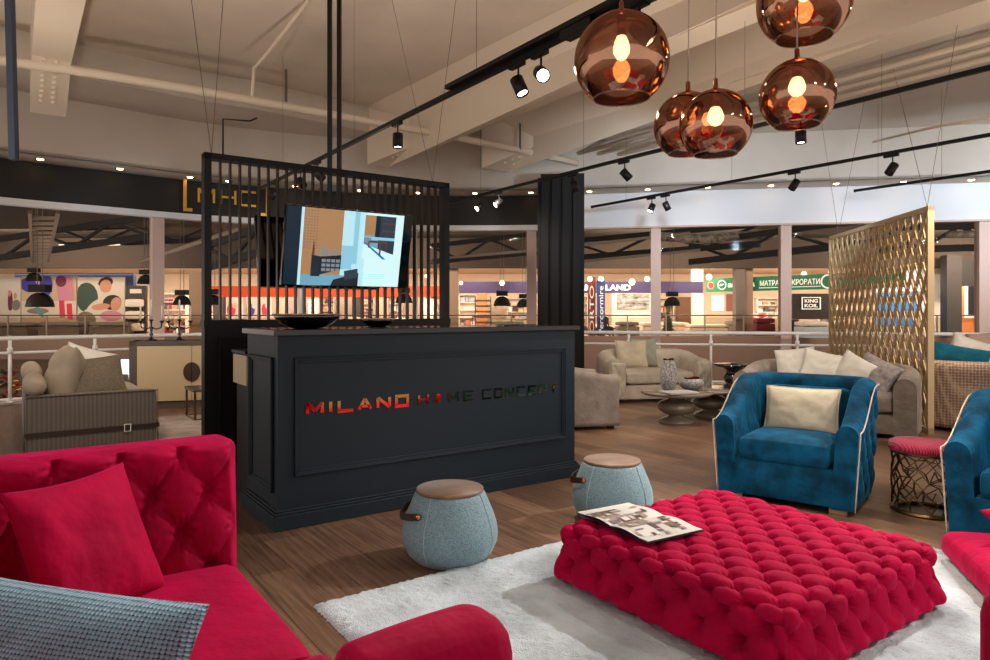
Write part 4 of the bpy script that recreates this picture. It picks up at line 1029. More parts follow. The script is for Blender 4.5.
# far glass railing
fr = thing('far_railing', 'brown-topped glass railing along the far side of the atrium', 'railing', (0, 33.9, 0))
MB().tube([(-33, 0, 1.08), (33, 0, 1.08)], .035, 8).build('top_rail', mat('brown_rail', (96, 76, 64), .4), fr)
MB().box(-33, 33, -.006, .006, .08, .98).build('glass_panel', window_glass, fr)
po = None
for k in range(34):
    x = -32+k*1.93
    if po is None: po = MB().box(-.03, .03, -.03, .03, 0, 1.08).build('post', mat('steel_post', (130, 118, 106), .4), fr, (x, 0, 0))
    else: c = po.copy(); COL.objects.link(c); c.parent = fr; c.location = (x, 0, 0)
# overhead trusses and ducts of the atrium
def truss(label, a, b, h=.7, bracing=True, w=.16):
    a = Vector(a); b = Vector(b); t = thing('roof_truss', label, 'roof truss', a, 0, 'dark steel trusses over the atrium'); d = b-a
    MB().bar((0,0,0), d, w, .22).bar((0,0,h), d+Vector((0,0,h)), w, .2).build('chord', dark_truss, t)
    n = max(4, int(d.length/1.6)); mb = MB()
    for k in range(n): mb.bar(d*(k/n)+Vector((0,0,0 if k % 2 else h)), d*((k+1)/n)+Vector((0,0,h if k % 2 else 0)), w*.6)
    mb.build('bracing', dark_truss, t); return t
truss('dark steel truss crossing the atrium at far left', at(-30, 262, 26), at(150, 236, 24))
truss('dark steel truss seen left of the slatted screen', at(60, 245, 30), at(215, 240, 30))
truss('dark steel truss seen behind the slatted screen', at(205, 268, 22), at(330, 232, 17))
truss('dark steel truss seen left of the black column', at(430, 262, 30), at(560, 250, 26))
truss('dark steel truss right of the black column, upper one', at(570, 258, 29), at(760, 244, 24))
truss('dark heavy truss running behind the gold lattice screen', at(690, 262, 26), at(900, 240, 19))
truss('dark heavy truss right of the gold lattice screen', at(880, 250, 22), at(1040, 246, 22))
def duct(label, pts, r, m): t = thing('ceiling_duct', label, 'duct', pts[0]); MB().tube([p-pts[0] for p in pts], r, 10).build('duct_run', m, t)
duct('crumpled foil duct under the atrium roof right of the mullion', [at(650, 236, 24), at(700, 239, 24), at(745, 236, 24), at(800, 234, 24)], .17, foil)
duct('short pale round duct right of the gold lattice screen', [at(948, 234, 18), at(972, 234, 18)], .09, foil)
for n_, (a, b, Y0, Y1) in enumerate((((575, 246), (690, 233), 24, 22), ((575, 262), (700, 250), 26, 24), ((445, 258), (540, 250), 26, 24), ((140, 262), (240, 228), 17, 14))):
    duct('thin pale service pipe under the atrium roof, '+('behind the first white mullion, upper', 'behind the first white mullion, lower', 'left of the black column', 'left of the slatted screen')[n_], [at(*a, Y0), at(*b, Y1)], .05, mat('pale_pipe', (168, 150, 132), .5))
ct_ = thing('cable_ladder', 'pale cable ladder hanging under the atrium roof at left', 'cable ladder', at(40, 262, 19))
d = at(44, 212, 10.5)-at(40, 262, 19); sdv = Vector((.22, 0, 0)); mb = MB().bar(-sdv, d-sdv, .05).bar(sdv, d+sdv, .05)
for k in range(14): mb.bar(d*(k/14)-sdv, d*(k/14)+sdv, .05)
mb.build('ladder', mat('pale_pipe', (168, 150, 132), .5), ct_)

# columns on the far side
def far_box(name, label, cat, px0, px1, y0, y1, Y, m, dep=.4, kind=None, group=None):
    a = at(px0, y1, Y); b = at(px1, y0, Y); zb = 0 if abs(a.z) < .45 else a.z
    o = MB().box(0, b.x-a.x, 0, dep, 0, b.z-zb).build(name, m, None, (a.x, Y, zb)); return tag(o, label, cat, group, kind)
far_box('mall_column', 'tan column on the far side seen at left edge of the opening beside the slats', 'column', 447, 458, 262, 336, 34.5, tanwall, .6)
far_box('mall_column', 'grey column in front of the green sign', 'column', 736, 745, 262, 337, 34.2, mat('grey_column', (118, 108, 102), .6), .5)
far_box('mall_column', 'tan column right of the grey column by the green sign', 'column', 746, 753, 258, 337, 34.5, tanwall, .5)
far_box('mall_column', 'pale tan column left of the slatted screen across the atrium', 'column', 189, 201, 272, 332, 34.5, tanwall, .5)
far_box('mall_wall', 'pale wall across the atrium right of the gold lattice screen', 'wall', 925, 948, 252, 336, 35, mat('pale_far_wall', (236, 230, 222), .7), .3, 'structure')
far_box('mall_column', 'dark charcoal column across the atrium near the right edge', 'column', 947, 962, 255, 336, 33, mat('charcoal_col', (52, 48, 46), .6), .5)
far_box('dark_wall', 'dark header', 'wall', 946, 990, 258, 286, 33.4, mat('charcoal_wall', (34, 30, 30), .6), .3, 'structure')
far_box('orange_wall', 'orange wall', 'wall', 962, 1010, 286, 336, 37, mat('orange_wall', (226, 150, 86), .7), .2, 'structure')
mr = thing('wall_mirror', 'white framed mirror with dark screen on the orange shop wall at right', 'mirror', at(974.5, 318, 36.6))
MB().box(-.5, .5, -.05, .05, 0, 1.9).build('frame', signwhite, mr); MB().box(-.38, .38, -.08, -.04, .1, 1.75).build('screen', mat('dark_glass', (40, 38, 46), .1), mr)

# ---- left: big photo posters above low grey beds
pc = {k: mat('print_'+k, v, .6) for k, v in dict(white=(214, 208, 198), cream=(196, 176, 152), skin=(206, 146, 118), dgreen=(58, 78, 68), pale=(216, 206, 192), blue=(66, 60, 160), pinkc=(206, 136, 156), red=(214, 52, 84), hair=(40, 30, 28), grey=(130, 126, 118), tealc=(90, 150, 146), violet=(110, 40, 70), olive=(120, 116, 92)).items()}
PK = list(pc)
def poster(label, px0, px1, y0, y1, Y, shapes, bg):
    a = at(px0, y1, Y); b = at(px1, y0, Y); W = b.x-a.x; Hh = b.z-a.z; t = thing('wall_poster', label, 'poster', a)
    mb = MB().box(0, W, 0, .08, 0, Hh, PK.index(bg)); n = 0
    for kind, col, cx, cy, sx, sy, rot in shapes:
        n += 1; P = []
        for k in range(16 if kind == 'o' else 4):
            an = 2*PI*k/16 if kind == 'o' else PI/4+PI/2*k; s = 1 if kind == 'o' else 1.414
            x = sx*math.cos(an)*s; z = sy*math.sin(an)*s; P.append((min(1, max(0, cx+x*math.cos(rot)-z*math.sin(rot)))*W, min(1, max(0, 1-cy+x*math.sin(rot)+z*math.cos(rot)))*Hh))
        mb.vpoly(P, -.002*n-.001, -.002*n, PK.index(col))
    mb.build('print', [pc[k] for k in PK], t); return t
poster('huge white wall poster with tiny reclining figures at the left edge', -16, 20.5, 277, 331, 36, [('o','violet',.72,.45,.07,.2,0),('o','skin',.70,.30,.045,.06,0),('o','grey',.88,.52,.12,.10,.2),('o','skin',.86,.35,.045,.06,0),('r','pale',.5,.82,.5,.2,0)], 'white')
poster('huge wall poster of a bed with violet cloth and red stockinged legs', 21.5, 76.5, 276, 326, 36, [('r','cream',.5,.25,.5,.25,0),('o','blue',.13,.18,.16,.14,-.6),('o','blue',.45,.18,.12,.22,0),('o','pinkc',.80,.28,.16,.42,.1),('o','violet',.72,.1,.1,.12,0),('r','pale',.5,.66,.5,.16,0),('o','grey',.3,.7,.2,.06,0),('r','red',.74,.66,.05,.17,.05),('r','red',.88,.72,.05,.17,.05),('o','tealc',.34,.72,.04,.16,.5),('o','cream',.5,.92,.5,.10,0),('o','skin',.42,.92,.08,.05,0)], 'cream')
poster('huge wall poster of a smiling couple resting on pillows', 77.5, 124.5, 277, 331, 36, [('o','dgreen',.20,.38,.24,.28,.1),('o','pale',.42,.55,.26,.12,.5),('o','hair',.60,.10,.16,.10,.2),('o','skin',.60,.17,.13,.12,.3),('o','white',.55,.75,.5,.22,0),('o','hair',.74,.47,.20,.14,.1),('o','skin',.82,.50,.11,.13,-.5),('o','skin',.5,.55,.2,.06,.1),('o','olive',.2,.78,.2,.14,-.2),('o','pinkc',.72,.72,.24,.10,0),('r','violet',.85,.93,.2,.07,0)], 'pale')
struct(MB().box(-25.5, -19.2, 36.1, 36.4, 0, 3.3).build('wall_far_poster', mat('navy_wall', (24, 36, 76), .7)))
def bed(label, px0, px1, Y, m=greybox, top=whitebox, h=.62):
    a = at(px0, HZ, Y); b = at(px1, HZ, Y); W = b.x-a.x; t = thing('display_bed', label, 'bed', (a.x, Y, 0), 0, 'display beds across the atrium')
    MB().rbox(W/2, .7, h*.35, W, 1.3, h*.7, .05, 3).build('bed_base', m, t); MB().rbox(W/2, .7, h*.85, W*.97, 1.36, h*.3, .08, 5).build('mattress', top, t)
bed('low grey bed under the left white poster', -12, 26, 34.6, greybox, greybox, .7)
bed('low grey bed under the stocking poster', 37, 78, 34.6, greybox, greybox, .75)
bed('low grey bed under the couple poster', 88, 128, 34.6, greybox, greybox, .75)
sw_ = thing('display_stand', 'dark display stand with white stacked boxes beside the couple poster', 'display stand', at(135, 330, 35.2))
MB().box(-.55, .5, .1, .3, -.3, 2.3).build('back_panel', darkbox, sw_)
for k in range(3): MB().rbox(.0, 0, .15+k*.62, .85, .5, .42, .1, 4).build('box', whitebox, sw_)
MB().box(-.3, .3, .06, .1, 1.9, 2.12).build('sign_plate', whitebox, sw_)
# ---- behind the slats: orange sign shop
a = at(203, 297, 36); b = at(445, 286, 36); so = thing('shop_sign', 'long orange-red shop sign seen behind the slats', 'sign', a)
MB().box(0, b.x-a.x, 0, .2, 0, b.z-a.z).build('board', orange, so)
mb = MB(); add_text(mb, 'MEBEL I INTERIOR', .8, 3.2, .18, .44, -.01) if False else None
for px0, px1, c1, c2, tx in ((226, 241, 'red', 'cream', 'orange poster'), (247, 259, 'blue', 'white', 'blue and white poster'), (261, 271, 'red', 'pale', 'red and pale poster')):
    poster('small %s in the orange signed shop behind the slats' % tx, px0-0, px1, 297.5, 318, 37, [('o', c1, .35, .6, .3, .3, .5), ('o', c2, .6, .4, .2, .14, 0)], 'pale' if c1 != 'red' else 'white')
far_box('shop_partition', 'grey panel', 'wall', 285, 296, 290, 332, 38, mat('grey_panel', (150, 142, 136), .6), .3, 'structure')
rnd = random.Random(77)
for k, (p0, p1) in enumerate(((205, 222), (226, 246), (250, 268), (276, 292), (300, 318), (322, 338), (344, 362), (366, 384), (390, 408), (412, 432))):
    bed('pale display bed seen low behind the slats, number %s from the left' % ('one two three four five six seven eight nine ten'.split()[k]), p0, p1, 35+rnd.random()*2, [greybox, whitebox, darkbox][k % 3], [whitebox, greybox][k % 2], .5+rnd.random()*.5)
for k, (px, tx) in enumerate(((213, 'at the left end'), (281, 'under the large television'), (308, 'behind the wide bowl'), (352, 'behind the small bowl'), (378, 'below the television corner'), (424, 'at the right end'))):
    far_box('wardrobe', 'brown and cream wardrobe behind the slats, '+tx, 'wardrobe', px, px+10, 297+k % 3, 334, 40, [darkbox, tanwall, warmwall][k % 3], .6)
# ---- purple sign shop
a = at(459, 293, 38); b = at(703, 281.5, 38); so = thing('shop_sign', 'long dark purple shop sign with white capitals across the atrium', 'sign', a)
MB().box(0, b.x-a.x, 0, .2, 0, b.z-a.z).build('board', purple, so)
def sx(px): return at(px, 290, 38).x-a.x
mb = MB(); add_text(mb, 'DREAM', sx(556), sx(593), .15, .46, -.005, bold=.03); add_text(mb, 'LAND', sx(605.5), sx(630.5), .15, .46, -.005, bold=.03); mb.build('lettering', signwhite, so)
far_box('white_partition', 'white wall', 'wall', 612, 655, 293, 334, 40, whitebox, .2, 'structure')
poster_o = far_box('city_mural', 'grey city photograph on the white shop wall between banner and mullion', 'mural', 617, 649, 293.5, 309, 39.94, mural_bw, .05)
def banner(label, px0, px1, y0, y1, Y, m, txt, tm):
    a = at(px0, y1, Y); b = at(px1, y0, Y); t = thing('vertical_banner', label, 'banner', a); W = b.x-a.x; Hh = b.z-a.z
    MB().box(0, W, 0, .06, 0, Hh).build('cloth', m, t); mb = MB(); add_text(mb, txt, 0, Hh*.8, W*.22, W*.78, 0, depth=.01)
    mb.build('lettering', tm, t, (W, -.008, Hh*.05), (0, -PI/2, 0)); return t
bb = banner('tall blue banner with white slanted lettering and small emblem by the black column', 597, 605, 277, 336.5, 34.3, mat('banner_blue', (44, 70, 138), .6), 'Perdormire', signwhite)
banner('brick red banner with white lettering left of the blue banner', 588, 595.5, 277, 336, 35, mat('banner_red', (150, 62, 46), .6), 'ORTO', signwhite)
em = MB().box(-.01,.01,-.01,.01,0,.01).build('emblem', signwhite, bb, at(601, 279, 34.22)-bb.location); MB().vpoly([(.17*math.cos(2*PI*k/16), .14*math.sin(2*PI*k/16)) for k in range(16)], 0, .02).build('disc', signwhite, em); MB().vpoly([(-.12, -.1), (0, -.1), (0, -.14), (-.12, -.14)], -.01, 0).build('green_mark', green, em)
bed('grey upholstered bed with pale throw below the city photograph', 619, 640, 35, greybox, greybox, .75)
bed('white bed right of the grey one below the city photograph', 643, 660, 36, whitebox, whitebox, .7)
bed('cream bed in front of the open doorway right of the first mullion', 664, 690, 36.5, warmwall, whitebox, .7)
bed('white bed at the right end of the purple signed shop', 690, 730, 35.5, whitebox, whitebox, .6)
bed('grey bed low behind the white mullion rail', 590, 612, 37, darkbox, whitebox, .55)
bed('pale green sofa bed seen left of the black column', 490, 525, 34.8, mat('sage_fabric', (146, 148, 128), .8), mat('sage_fabric', (146, 148, 128), .8), .8)
far_box('doorway', 'brown doorway opening in the purple signed shop', 'doorway', 676, 692, 297, 331, 43.88, mat('brown_door', (134, 98, 70), .6), .1)
far_box('cream_partition', 'cream wall', 'wall', 692, 703, 262, 334, 39, warmwall, .2, 'structure')
hs = thing('tall_display_rack', 'tall dark rack with shelves left of the black column across the atrium', 'rack', at(483, 312, 35))
hs.location.z = 0
mb = MB()
for k in range(7): mb.box(-.4, .4, -.2, .2, .1+k*.28, .2+k*.28)
mb.build('shelves', greybox, hs); MB().box(-.42, -.38, -.2, .2, 0, 2.05).box(.38, .42, -.2, .2, 0, 2.05).build('uprights', dark_truss, hs)
far_box('slatted_wood_panel', 'orange brown slatted wood panel in the shop left of the black column', 'panel', 477, 487, 294, 334, 41, mat('orange_wood', (196, 128, 78), .5), .2)
far_box('pale_partition', 'pale wall', 'wall', 460, 474, 294, 334, 42, mat('pink_panel', (206, 170, 148), .6), .2, 'structure')
poster('small framed picture above the sage sofa bed', 498, 506, 296, 306, 40, [('o', 'dgreen', .5, .5, .3, .3, 0)], 'pale')
tr = thing('christmas_tree', 'small dark green fir tree with fairy lights right of the first white mullion', 'tree', (at(668, 312, 33).x, 33.2, 0))
tr.location = (at(668, 312, 34.6).x, 34.6, 0); mb = MB()
for k in range(7): mb.lathe([(.42*(1-k/8), .15+k*.17), (.40*(1-k/8), .17+k*.17), (.12*(1-k/8), .40+k*.17)], seg=11)
mb.build('foliage', mat('fir_green', (56, 70, 52), .8), tr); MB().lathe([(.05, 0), (.05, .3)], seg=8).build('trunk', darkbox, tr)
# ---- green sign shop (closer towards the right)
ga = at(706, 292, 37); gb = at(905, 292, 29.5); gd = gb-ga; gang = math.atan2(gd.y, gd.x); gL = Vector((gd.x, gd.y)).length
so = thing('shop_sign', 'long green shop sign with white letters and round logos across the atrium', 'sign', (ga.x, ga.y, 2.33), gang)
MB().box(0, gL, 0, .2, 0, .72).build('board', green, so)
def gx_(px):                                             # image column -> distance along the sign
    lo, hi = 0, gL
    for _ in range(40):
        m_ = (lo+hi)/2; X = ga.x+m_*math.cos(gang); Y = ga.y+m_*math.sin(gang)
        if CX+F*X/Y < px: lo = m_
        else: hi = m_
    return lo
mb = MB(); add_text(mb, 'askona', gx_(728), gx_(755), .22, .54, -.005, bold=.03); add_text(mb, 'МАТРАСЫ', gx_(760), gx_(788), .24, .52, -.005, bold=.015); add_text(mb, 'КРОВАТИ', gx_(792), gx_(820), .24, .52, -.005, bold=.015)
mb.box(gx_(759), gx_(821), -.01, 0, .13, .16); mb.build('lettering', signwhite, so)
def ring(cx, cz, r, w, m, name):
    mb = MB(); n = 24
    for k in range(n):
        a0 = 2*PI*k/n; a1 = 2*PI*(k+1)/n; mb.vpoly([(cx+r*math.cos(a0), cz+r*math.sin(a0)), (cx+r*math.cos(a1), cz+r*math.sin(a1)), (cx+(r-w)*math.cos(a1), cz+(r-w)*math.sin(a1)), (cx+(r-w)*math.cos(a0), cz+(r-w)*math.sin(a0))], -.02, -.005)
    mb.build(name, m, so)
ring(gx_(711), .36, .24, .24, mat('logo_red', (206, 60, 52), .5, emit=.3), 'red_logo'); ring(gx_(711), .36, .2, .03, signwhite, 'logo_ring'); ring(gx_(722), .36, .26, .045, signwhite, 'logo_ring'); ring(gx_(828), .36, .34, .07, signwhite, 'logo_ring')
mb = MB().tube([(gx_(722)-.12, -.02, .30), (gx_(722)-.05, -.02, .42), (gx_(722), -.02, .32), (gx_(722)+.08, -.02, .42), (gx_(722)+.13, -.02, .36)], .02, 5); mb.build('logo_wave', signwhite, so)
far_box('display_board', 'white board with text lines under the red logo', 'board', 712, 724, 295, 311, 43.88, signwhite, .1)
far_box('picture_panel', 'brown toned picture panel under the green sign', 'picture', 727, 735, 294, 311, 43.88, mat('rose_brown', (150, 96, 80), .6), .1)
bx = thing('framed_sign', 'dark board with outlined white lettering below the green sign', 'sign', at(811, 309, 33)); MB().box(-.85, 1.1, .1, .2, -.5, .75).build('board', mat('deep_brown', (42, 32, 30), .5), bx)
mb = MB().box(-.42, .5, .04, .08, -.02, .02).box(-.42, .5, .04, .08, .54, .58).box(-.42, -.38, .04, .08, 0, .56).box(.46, .5, .04, .08, 0, .56)
add_text(mb, 'KING', -.28, .36, .31, .48, .06, bold=.02); add_text(mb, 'KOIL', -.28, .36, .08, .25, .06, bold=.02); mb.build('lettering', signwhite, bx)
for k, (p0, p1, Y, m, h, tx) in enumerate(((757, 776, 36, mat('wine_red', (110, 30, 44), .7), .95, 'wine red, left of the second white mullion'), (792, 800, 35, darkbox, .9, 'dark, right of the second white mullion'), (806, 830, 33.5, mat('pale_blue_box', (176, 190, 200), .6), .8, 'pale blue, under the dark board'), (733, 742, 36, greybox, .8, 'grey, beside the grey column'))):
    bed('covered display bed across the atrium, '+tx, p0, p1, Y-1.2, m, m if k != 2 else whitebox, h)
for k in range(8):
    px = 757+k*9.4; Y = 35-k*.3; o = MB().rbox(0, 0, .13, .32, .3, .26, .05, 3).build('folded_bedding', [whitebox, warmwall, mat('rose_box', (206, 130, 120), .7)][k % 3], None, (at(px, 0, Y).x, Y+1.9, 1.1 if False else .95)); tag(o, 'bundle of folded bedding on the counter under the green sign, %s from the left' % 'first second third fourth fifth sixth seventh eighth'.split()[k], 'bedding')
o = MB().box(at(752, 0, 36).x, at(840, 0, 34).x, 36.3, 37.9, 0, .95).build('shop_counter', warmwall); tag(o, 'long cream shop counter under the green sign', 'counter')
# bright blue stand behind the lattice
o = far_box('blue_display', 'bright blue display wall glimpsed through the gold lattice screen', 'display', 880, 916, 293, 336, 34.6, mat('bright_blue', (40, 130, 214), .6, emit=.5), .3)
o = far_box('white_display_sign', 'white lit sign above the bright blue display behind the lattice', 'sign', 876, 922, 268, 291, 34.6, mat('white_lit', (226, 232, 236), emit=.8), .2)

# warm glowing shop lamps
gp = None
for px, py, r, tx in ((590, 279, .2, 'above the blue banner'), (647, 279, .2, 'left of the first white mullion'), (709, 277, .22, 'above the red logo'), (804, 274, .2, 'above the green sign, right of the mullion'), (830, 272, .12, 'beside the left edge of the lattice'), (632, 282, .24, 'large white ball before the purple sign'), (502, 283, .2, 'in the opening left of the black column'), (461, 283, .14, 'at the left end of the purple sign'), (958, 269, .13, 'on the charcoal column at right'), (426, 276, .12, 'glimpsed through the slats right of the television')):
    loc = at(px, py, 34.8); lab = 'glowing round shop lamp across the atrium, '+tx
    if gp is None:
        gp = thing('shop_lamp', lab, 'lamp', loc, 0, 'glowing shop lamps across the atrium'); MB().lathe([(.01, -1), (.6, -.8), (1, 0), (.6, .8), (.01, 1)], seg=14).build('globe', mat('shop_glow', (255, 224, 180), emit=4), gp)
        MB().bar((0, 0, .9), (0, 0, 5), .08).build('cord', wire_m, gp); gp.scale = (r*.7,)*3
    else: clone(gp, loc, 0, lab).scale = (r*.7,)*3
# bell lamps hanging in the atrium
def bell(label, px, py, w, Y=20):
    t = thing('bell_lamp', label, 'pendant lamp', at(px, py, Y), 0, 'dark bell lamps hanging in the atrium')
    MB().lathe([(.24, 0), (.235, .03), (.21, .13), (.15, .22), (.08, .26), (.05, .27)], seg=24, capb=False).build('shade', mat('dark_grey_bell', (58, 54, 52), .25, metal=.3), t)
    MB().lathe([(.03, .02), (.10, .03), (.13, .08), (.05, .14), (.002, .15)], seg=16, capt=False).build('bulb', mat('cool_lamp', (206, 226, 255), emit=2.0), t)
    MB().box(-.16, .16, -.1, .1, .28, .42).build('gear_box', blackm, t)
    MB().bar((-.05, 0, .4), (-.05, 0, 4.9-t.location.z), .012).bar((.05, 0, .4), (.05, 0, 4.9-t.location.z), .012).build('cable', wire_m, t); return t
b0 = bell('dark bell lamp over the atrium just right of the first white mullion', 672, 306, 16)
for px, py, Y, tx in ((502, 306, 19, 'in the opening left of the black column, left one'), (524, 307, 22, 'in the opening left of the black column, right one'), (40, 307, 12.8, 'in front of the stocking poster'), (34, 281, 22, 'smaller, at the top of the stocking poster'), (146, 284, 20, 'left of the tall mullion by the candelabras'), (182, 305, 19, 'right of the tall mullion by the candelabras'), (213, 305, 18, 'glimpsed through the left slats'), (404, 303, 19, 'glimpsed through the right slats')):
    clone(b0, at(px, py, Y), 0, 'dark bell lamp over the atrium, '+tx)

def shelf(label, px0, px1, Y, top, cols_, seed):
    a = at(px0, HZ, Y); b = at(px1, HZ, Y); W_ = b.x-a.x; t = thing('shelving_unit', label, 'shelf', (a.x, Y, 0), 0, 'shop shelving across the atrium'); r_ = random.Random(seed)
    mb = MB().box(0, W_, .38, .4, 0, top).box(0, .04, 0, .4, 0, top).box(W_-.04, W_, 0, .4, 0, top); n = int(top/.42)
    for k in range(n+1): mb.box(0, W_, 0, .4, k*top/n-.03, k*top/n)
    mb.build('frame', whitebox, t); gb_ = [MB() for _ in cols_]
    for k in range(n):
        x = .08
        while x < W_-.2:
            w_ = r_.uniform(.1, .34); h_ = r_.uniform(.12, .34)
            if r_.random() < .8: gb_[r_.randrange(len(cols_))].box(x, min(x+w_, W_-.06), .05, .33, k*top/n, k*top/n+h_)
            x += w_+.05
    for g, c in zip(gb_, cols_):
        if g.v: tag(g.build('goods', c, t), kind='stuff')
gc = [mat('goods_%d' % i, c, .7) for i, c in enumerate(((232, 224, 214), (70, 58, 54), (190, 120, 96), (150, 160, 170), (206, 176, 136), (120, 40, 50)))]
shelf('white shop shelves with mixed goods right of the open doorway, first mullion', 693, 704, 41, 2.2, gc, 1)
shelf('white shop shelves with mixed goods behind the purple sign at left end', 459, 476, 41, 2.3, gc, 2)
shelf('white shop shelves with mixed goods between rack and black column', 507, 528, 42, 2.1, gc, 3)
shelf('white shop shelves with mixed goods just left of the second mullion, green shop', 757, 779, 41, 2.1, gc, 4)
shelf('white shop shelves with mixed goods just right of the second mullion, green shop', 789, 802, 41, 2.1, gc, 5)
shelf('white shop shelves with mixed goods left of the gold lattice, green shop', 820, 846, 39, 1.9, gc, 6)
shelf('white shop shelves with mixed goods between first mullion and doorway', 660, 674, 42, 2.1, gc, 7)
shelf('white shop shelves with mixed goods beside the brick red banner', 581, 588, 41, 2.2, gc, 8)
for k, (p0, p1) in enumerate(((207, 224), (229, 243), (286, 300), (318, 334), (356, 374), (384, 402), (430, 444))): shelf('white shop shelves with mixed goods behind the slats, %s from the left' % 'first second third fourth fifth sixth seventh'.split()[k], p0, p1, 42, 2.2, gc, 20+k)
shelf('white shop shelves with mixed goods behind the left candelabra', 160, 186, 39, 2.3, gc, 31)
# small people across the atrium
def person(label, base, h, col, pants, seated=False, rz=0):
    s = h/1.75; b = Vector(base)
    V_ = [(0,0,.95),(0,0,1.2),(0,0,1.42),(0,0,1.52),(0,0,1.63),(-.19,0,1.40),(-.24,.03,1.12),(-.22,-.1,.9),(.19,0,1.40),(.24,.03,1.12),(.22,-.1,.9),(-.1,0,.9),(-.11,-.02,.5),(-.11,.02,.06),(.1,0,.9),(.11,.04,.5),(.11,.06,.06),(-.11,-.12,.03),(.11,-.06,.03)]
    if seated:
        V_ = [(x, y, z-.47) for x, y, z in V_]; V_[12] = (-.12, -.42, .46); V_[13] = (-.12, -.42, .06); V_[15] = (.12, -.42, .46); V_[16] = (.12, -.42, .06); V_[17] = (-.12, -.56, .03); V_[18] = (.12, -.56, .03); V_[11] = (-.1, 0, .46); V_[14] = (.1, 0, .46)
    E_ = [(0,1),(1,2),(2,3),(3,4),(2,5),(5,6),(6,7),(2,8),(8,9),(9,10),(0,11),(11,12),(12,13),(0,14),(14,15),(15,16),(13,17),(16,18)]
    R = [.15,.14,.15,.055,.10,.065,.05,.035,.065,.05,.035,.095,.07,.045,.095,.07,.045,.04,.04]
    me = bpy.data.meshes.new('person'); me.from_pydata([tuple(Vector(v)*s) for v in V_], E_, []); me.materials.append(col); me.materials.append(pants); me.materials.append(skin_m); me.materials.append(pc['hair'])
    o = bpy.data.objects.new('person', me); COL.objects.link(o); o.location = b; o.rotation_euler = (0, 0, rz)
    sk = o.modifiers.new('skin', 'SKIN'); 
    for i, v in enumerate(me.skin_vertices[0].data): v.radius = (R[i]*s, R[i]*s*.8); v.use_root = (i == 0)
    o.modifiers.new('sub', 'SUBSURF').levels = 1
    bpy.context.view_layer.update(); ev = o.evaluated_get(bpy.context.evaluated_depsgraph_get()); m2 = bpy.data.meshes.new_from_object(ev); o.modifiers.clear()
    for p in m2.polygons:
        z = sum(m2.vertices[i].co.z for i in p.vertices)/len(p.vertices)/s+(.47 if seated else 0); x = abs(p.center.x)/s
        p.material_index = (3 if z > 1.66 or (z > 1.58 and p.center.y > .02) else 2) if z > 1.5 else (2 if x > .2 and z < .95 else (1 if z < .93 else 0)); p.use_smooth = True
    if len(m2.materials) < 4: 
        m2.materials.clear(); [m2.materials.append(m) for m in (col, pants, skin_m, pc['hair'])]
    o.data = m2; return tag(o, label, 'person')
st = thing('bench', 'small dark bench behind the far railing near the blue banner', 'bench', (at(605, 0, 35.2).x, 35.2, 0)); MB().box(-.5, .5, -.2, .2, .38, .44).build('seat', darkbox, st); MB().box(-.45, -.4, -.15, .15, 0, .38).box(.4, .45, -.15, .15, 0, .38).build('leg', darkbox, st)
dk = mat('black_clothes', (26, 24, 28), .8)
person('person in dark clothes sitting behind the far railing near the blue banner', (at(605, 0, 35.2).x, 35.2, 0), 1.75, dk, dk, True, .6)
person('person in white shirt working behind the counter under the dark board', (at(804, 0, 38.4).x, 38.4, 0), 1.72, mat('white_shirt', (226, 224, 220), .8), dk, False, 2.6)

# red flowering plants on the lower level, seen through the railing at left
rb = MB(); rnd = random.Random(9)
for k in range(700):
    p = Vector((rnd.uniform(-2.2, 2.2), rnd.uniform(-.5, .5), rnd.uniform(0, 1.1))); s_ = rnd.uniform(.05, .11); q = Vector((rnd.uniform(-1, 1), rnd.uniform(-1, 1), rnd.uniform(-.4, 1))).normalized(); w_ = q.cross(Vector((0, 0, 1))).normalized()*s_
    rb.add([p-w_, p+q*s_*1.6-w_*.2, p+w_, p-q*s_*.5], [(0, 1, 2, 3)], rnd.choice((0, 0, 0, 0, 1, 1, 1, 1, 1, 2)))
o = rb.build('red_flower_bed', [mat('leaf_green', (58, 76, 48), .7), mat('flower_red', (176, 40, 44), .7), mat('fairy_gold', (255, 190, 90), emit=.3)], None, at(12, 406, 20)+Vector((0,0,.0))); tag(o, 'red flowering plants with tiny lights below the railing at far left', 'plants', kind='stuff')
o = MB().box(-2.4, 2.4, -.7, .7, -2.8, 0).build('planter_box', tanwall, None, at(12, 406, 20)); tag(o, 'tan planter box under the red flowering plants below the railing', 'planter')
o = MB().box(-2.3, 2.3, -.6, .6, 0, .02).build('x', tanwall); bpy.data.objects.remove(o)

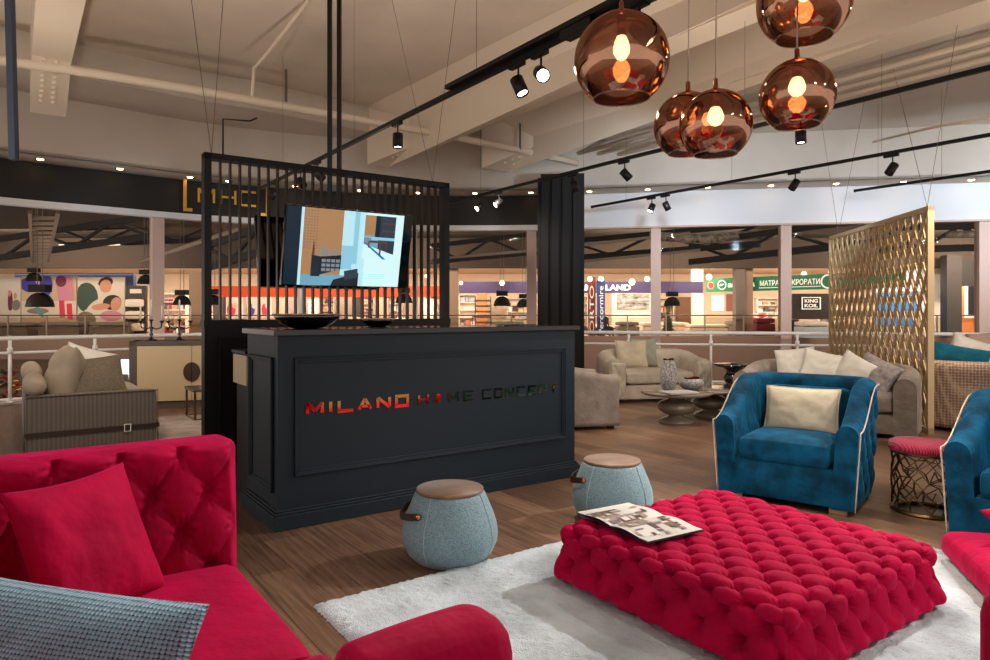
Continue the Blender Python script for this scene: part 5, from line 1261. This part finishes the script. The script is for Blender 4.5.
# ================================================================ LIGHT, CAMERA
W = bpy.data.worlds.new('World'); sc.world = W; W.use_nodes = True; bg = W.node_tree.nodes['Background']; bg.inputs[0].default_value = (1, .92, .86, 1); bg.inputs[1].default_value = .72
WARM = (1, .84, .66)
for x, y, tx, ty, p in ((-2.6, .2, -1.0, 1.8, 25), (.6, -.6, 1.1, 2.9, 20), (2.8, .6, 1.9, 3.4, 110), (.3, 3.4, -1.3, 1.7, 130), (3.6, 4.8, 1.1, 2.9, 420), (4.2, 1.6, 1.8, 4.3, 130), (1.0, 6.0, 1.2, 3.2, 70)):
    spot('fill_spot', (x, y, 3.2), (tx, ty, .3), p, 62, .7, (1, .96, .91), .05)  # added fill spots for the foreground seating, no fixtures modelled
for x, y, tx, ty, p in ((4.6, 6.0, 4.0, 8.5, 120), (1.8, 6.4, 2.2, 8.6, 110), (-2.8, 4.6, -3.6, 7.4, 110), (6.0, 6.0, 5.6, 7.6, 90), (-.2, 7.6, 1.4, 7.4, 110), (2.6, 5.6, 1.2, 5.6, 150), (2.2, 3.6, 3.0, 5.2, 60), (-4.5, 6.0, -4.6, 8.6, 70)):
    spot('fill_spot', (x, y, 3.0), (tx, ty, .2), p, 75, .8, (1, .86, .72), .05)  # more added fill without fixtures, for mid floor and rear furniture
for x, y in ((-4.2, 6.0), (-1.2, 6.4), (2.0, 6.2), (5.2, 5.6)): spot('ceiling_fill', (x, y, 2.4), (x, y+.6, 4.5), 36, 160, 1, (1, .86, .72), .1)  # added upward fill to brighten the ceiling, no lamp stands here
for x, tx in ((2.0, 2.2), (4.2, 4.6), (6.6, 7.4), (8.0, 9.0)):
    spot('fascia_fill', (x, 7.6, 2.75), (tx, 11.2, 2.95), 150, 80, 1, (.72, .86, 1), .1)  # added cool fill that brightens the white fascia, no fixtures
for x, y, tx, ty in ((-5.2, 6.6, -6.0, 8.8), (-2.2, 8.6, -3.2, 11.2), (0, 9.3, .4, 12), (2.6, 8.8, 3.0, 11.4), (5.4, 8.4, 5.9, 11.0), (7.6, 8.2, 8.2, 10.6)): spot('rail_fill', (x, y, 2.9), (tx, ty, 1.2), 75, 80, .9, (1, .88, .76), .05)  # added fill to lift the railing and mullions, no fixtures
for x, tx in ((-4.6, -5.6), (-2.4, -3.2)): spot('fascia_fill', (x, 7.4, 2.3), (tx, 10.8, 2.78), 30, 50, 1, (.72, .86, 1), .1)  # added cool fill for the white band at left
for x in (-22, -13, -4, 5, 14, 23): area('shop_ceiling_light', (x, 38.5, 3.6), (x, 39, 0), 1150, 8, 5, (1, .88, .74))
for x in (-20, -6, 8, 20, 25): area('shop_front_fill', (x, 30, 4.4), (x, 36, 1.4), 420, 7, .8, (1, .84, .66))  # added fill panels in the atrium, brightening the far shop fronts
area('atrium_light', (0, 22, 4.85), (0, 22, 0), 130, 30, 8, (.95, .95, 1))
cam = bpy.data.cameras.new('camera'); co = bpy.data.objects.new('camera', cam); COL.objects.link(co)
co.location = (0, 0, H); co.rotation_euler = (PI/2, 0, 0); cam.sensor_width = 36; cam.lens = F/990*36; cam.shift_y = -(330-HZ)/990; cam.clip_end = 200; cam.clip_start = .05
sc.camera = co
vs_ = sc.view_settings; vs_.view_transform = 'Standard'; vs_.look = 'None'; vs_.gamma = 1; vs_.exposure = .64; vs_.use_curve_mapping = False
sc.cycles.use_denoising = True; sc.cycles.max_bounces = 8; sc.cycles.diffuse_bounces = 4; sc.cycles.glossy_bounces = 5; sc.cycles.transparent_max_bounces = 24
sc.cycles.sample_clamp_indirect = 5; sc.cycles.caustics_reflective = False; sc.cycles.caustics_refractive = False
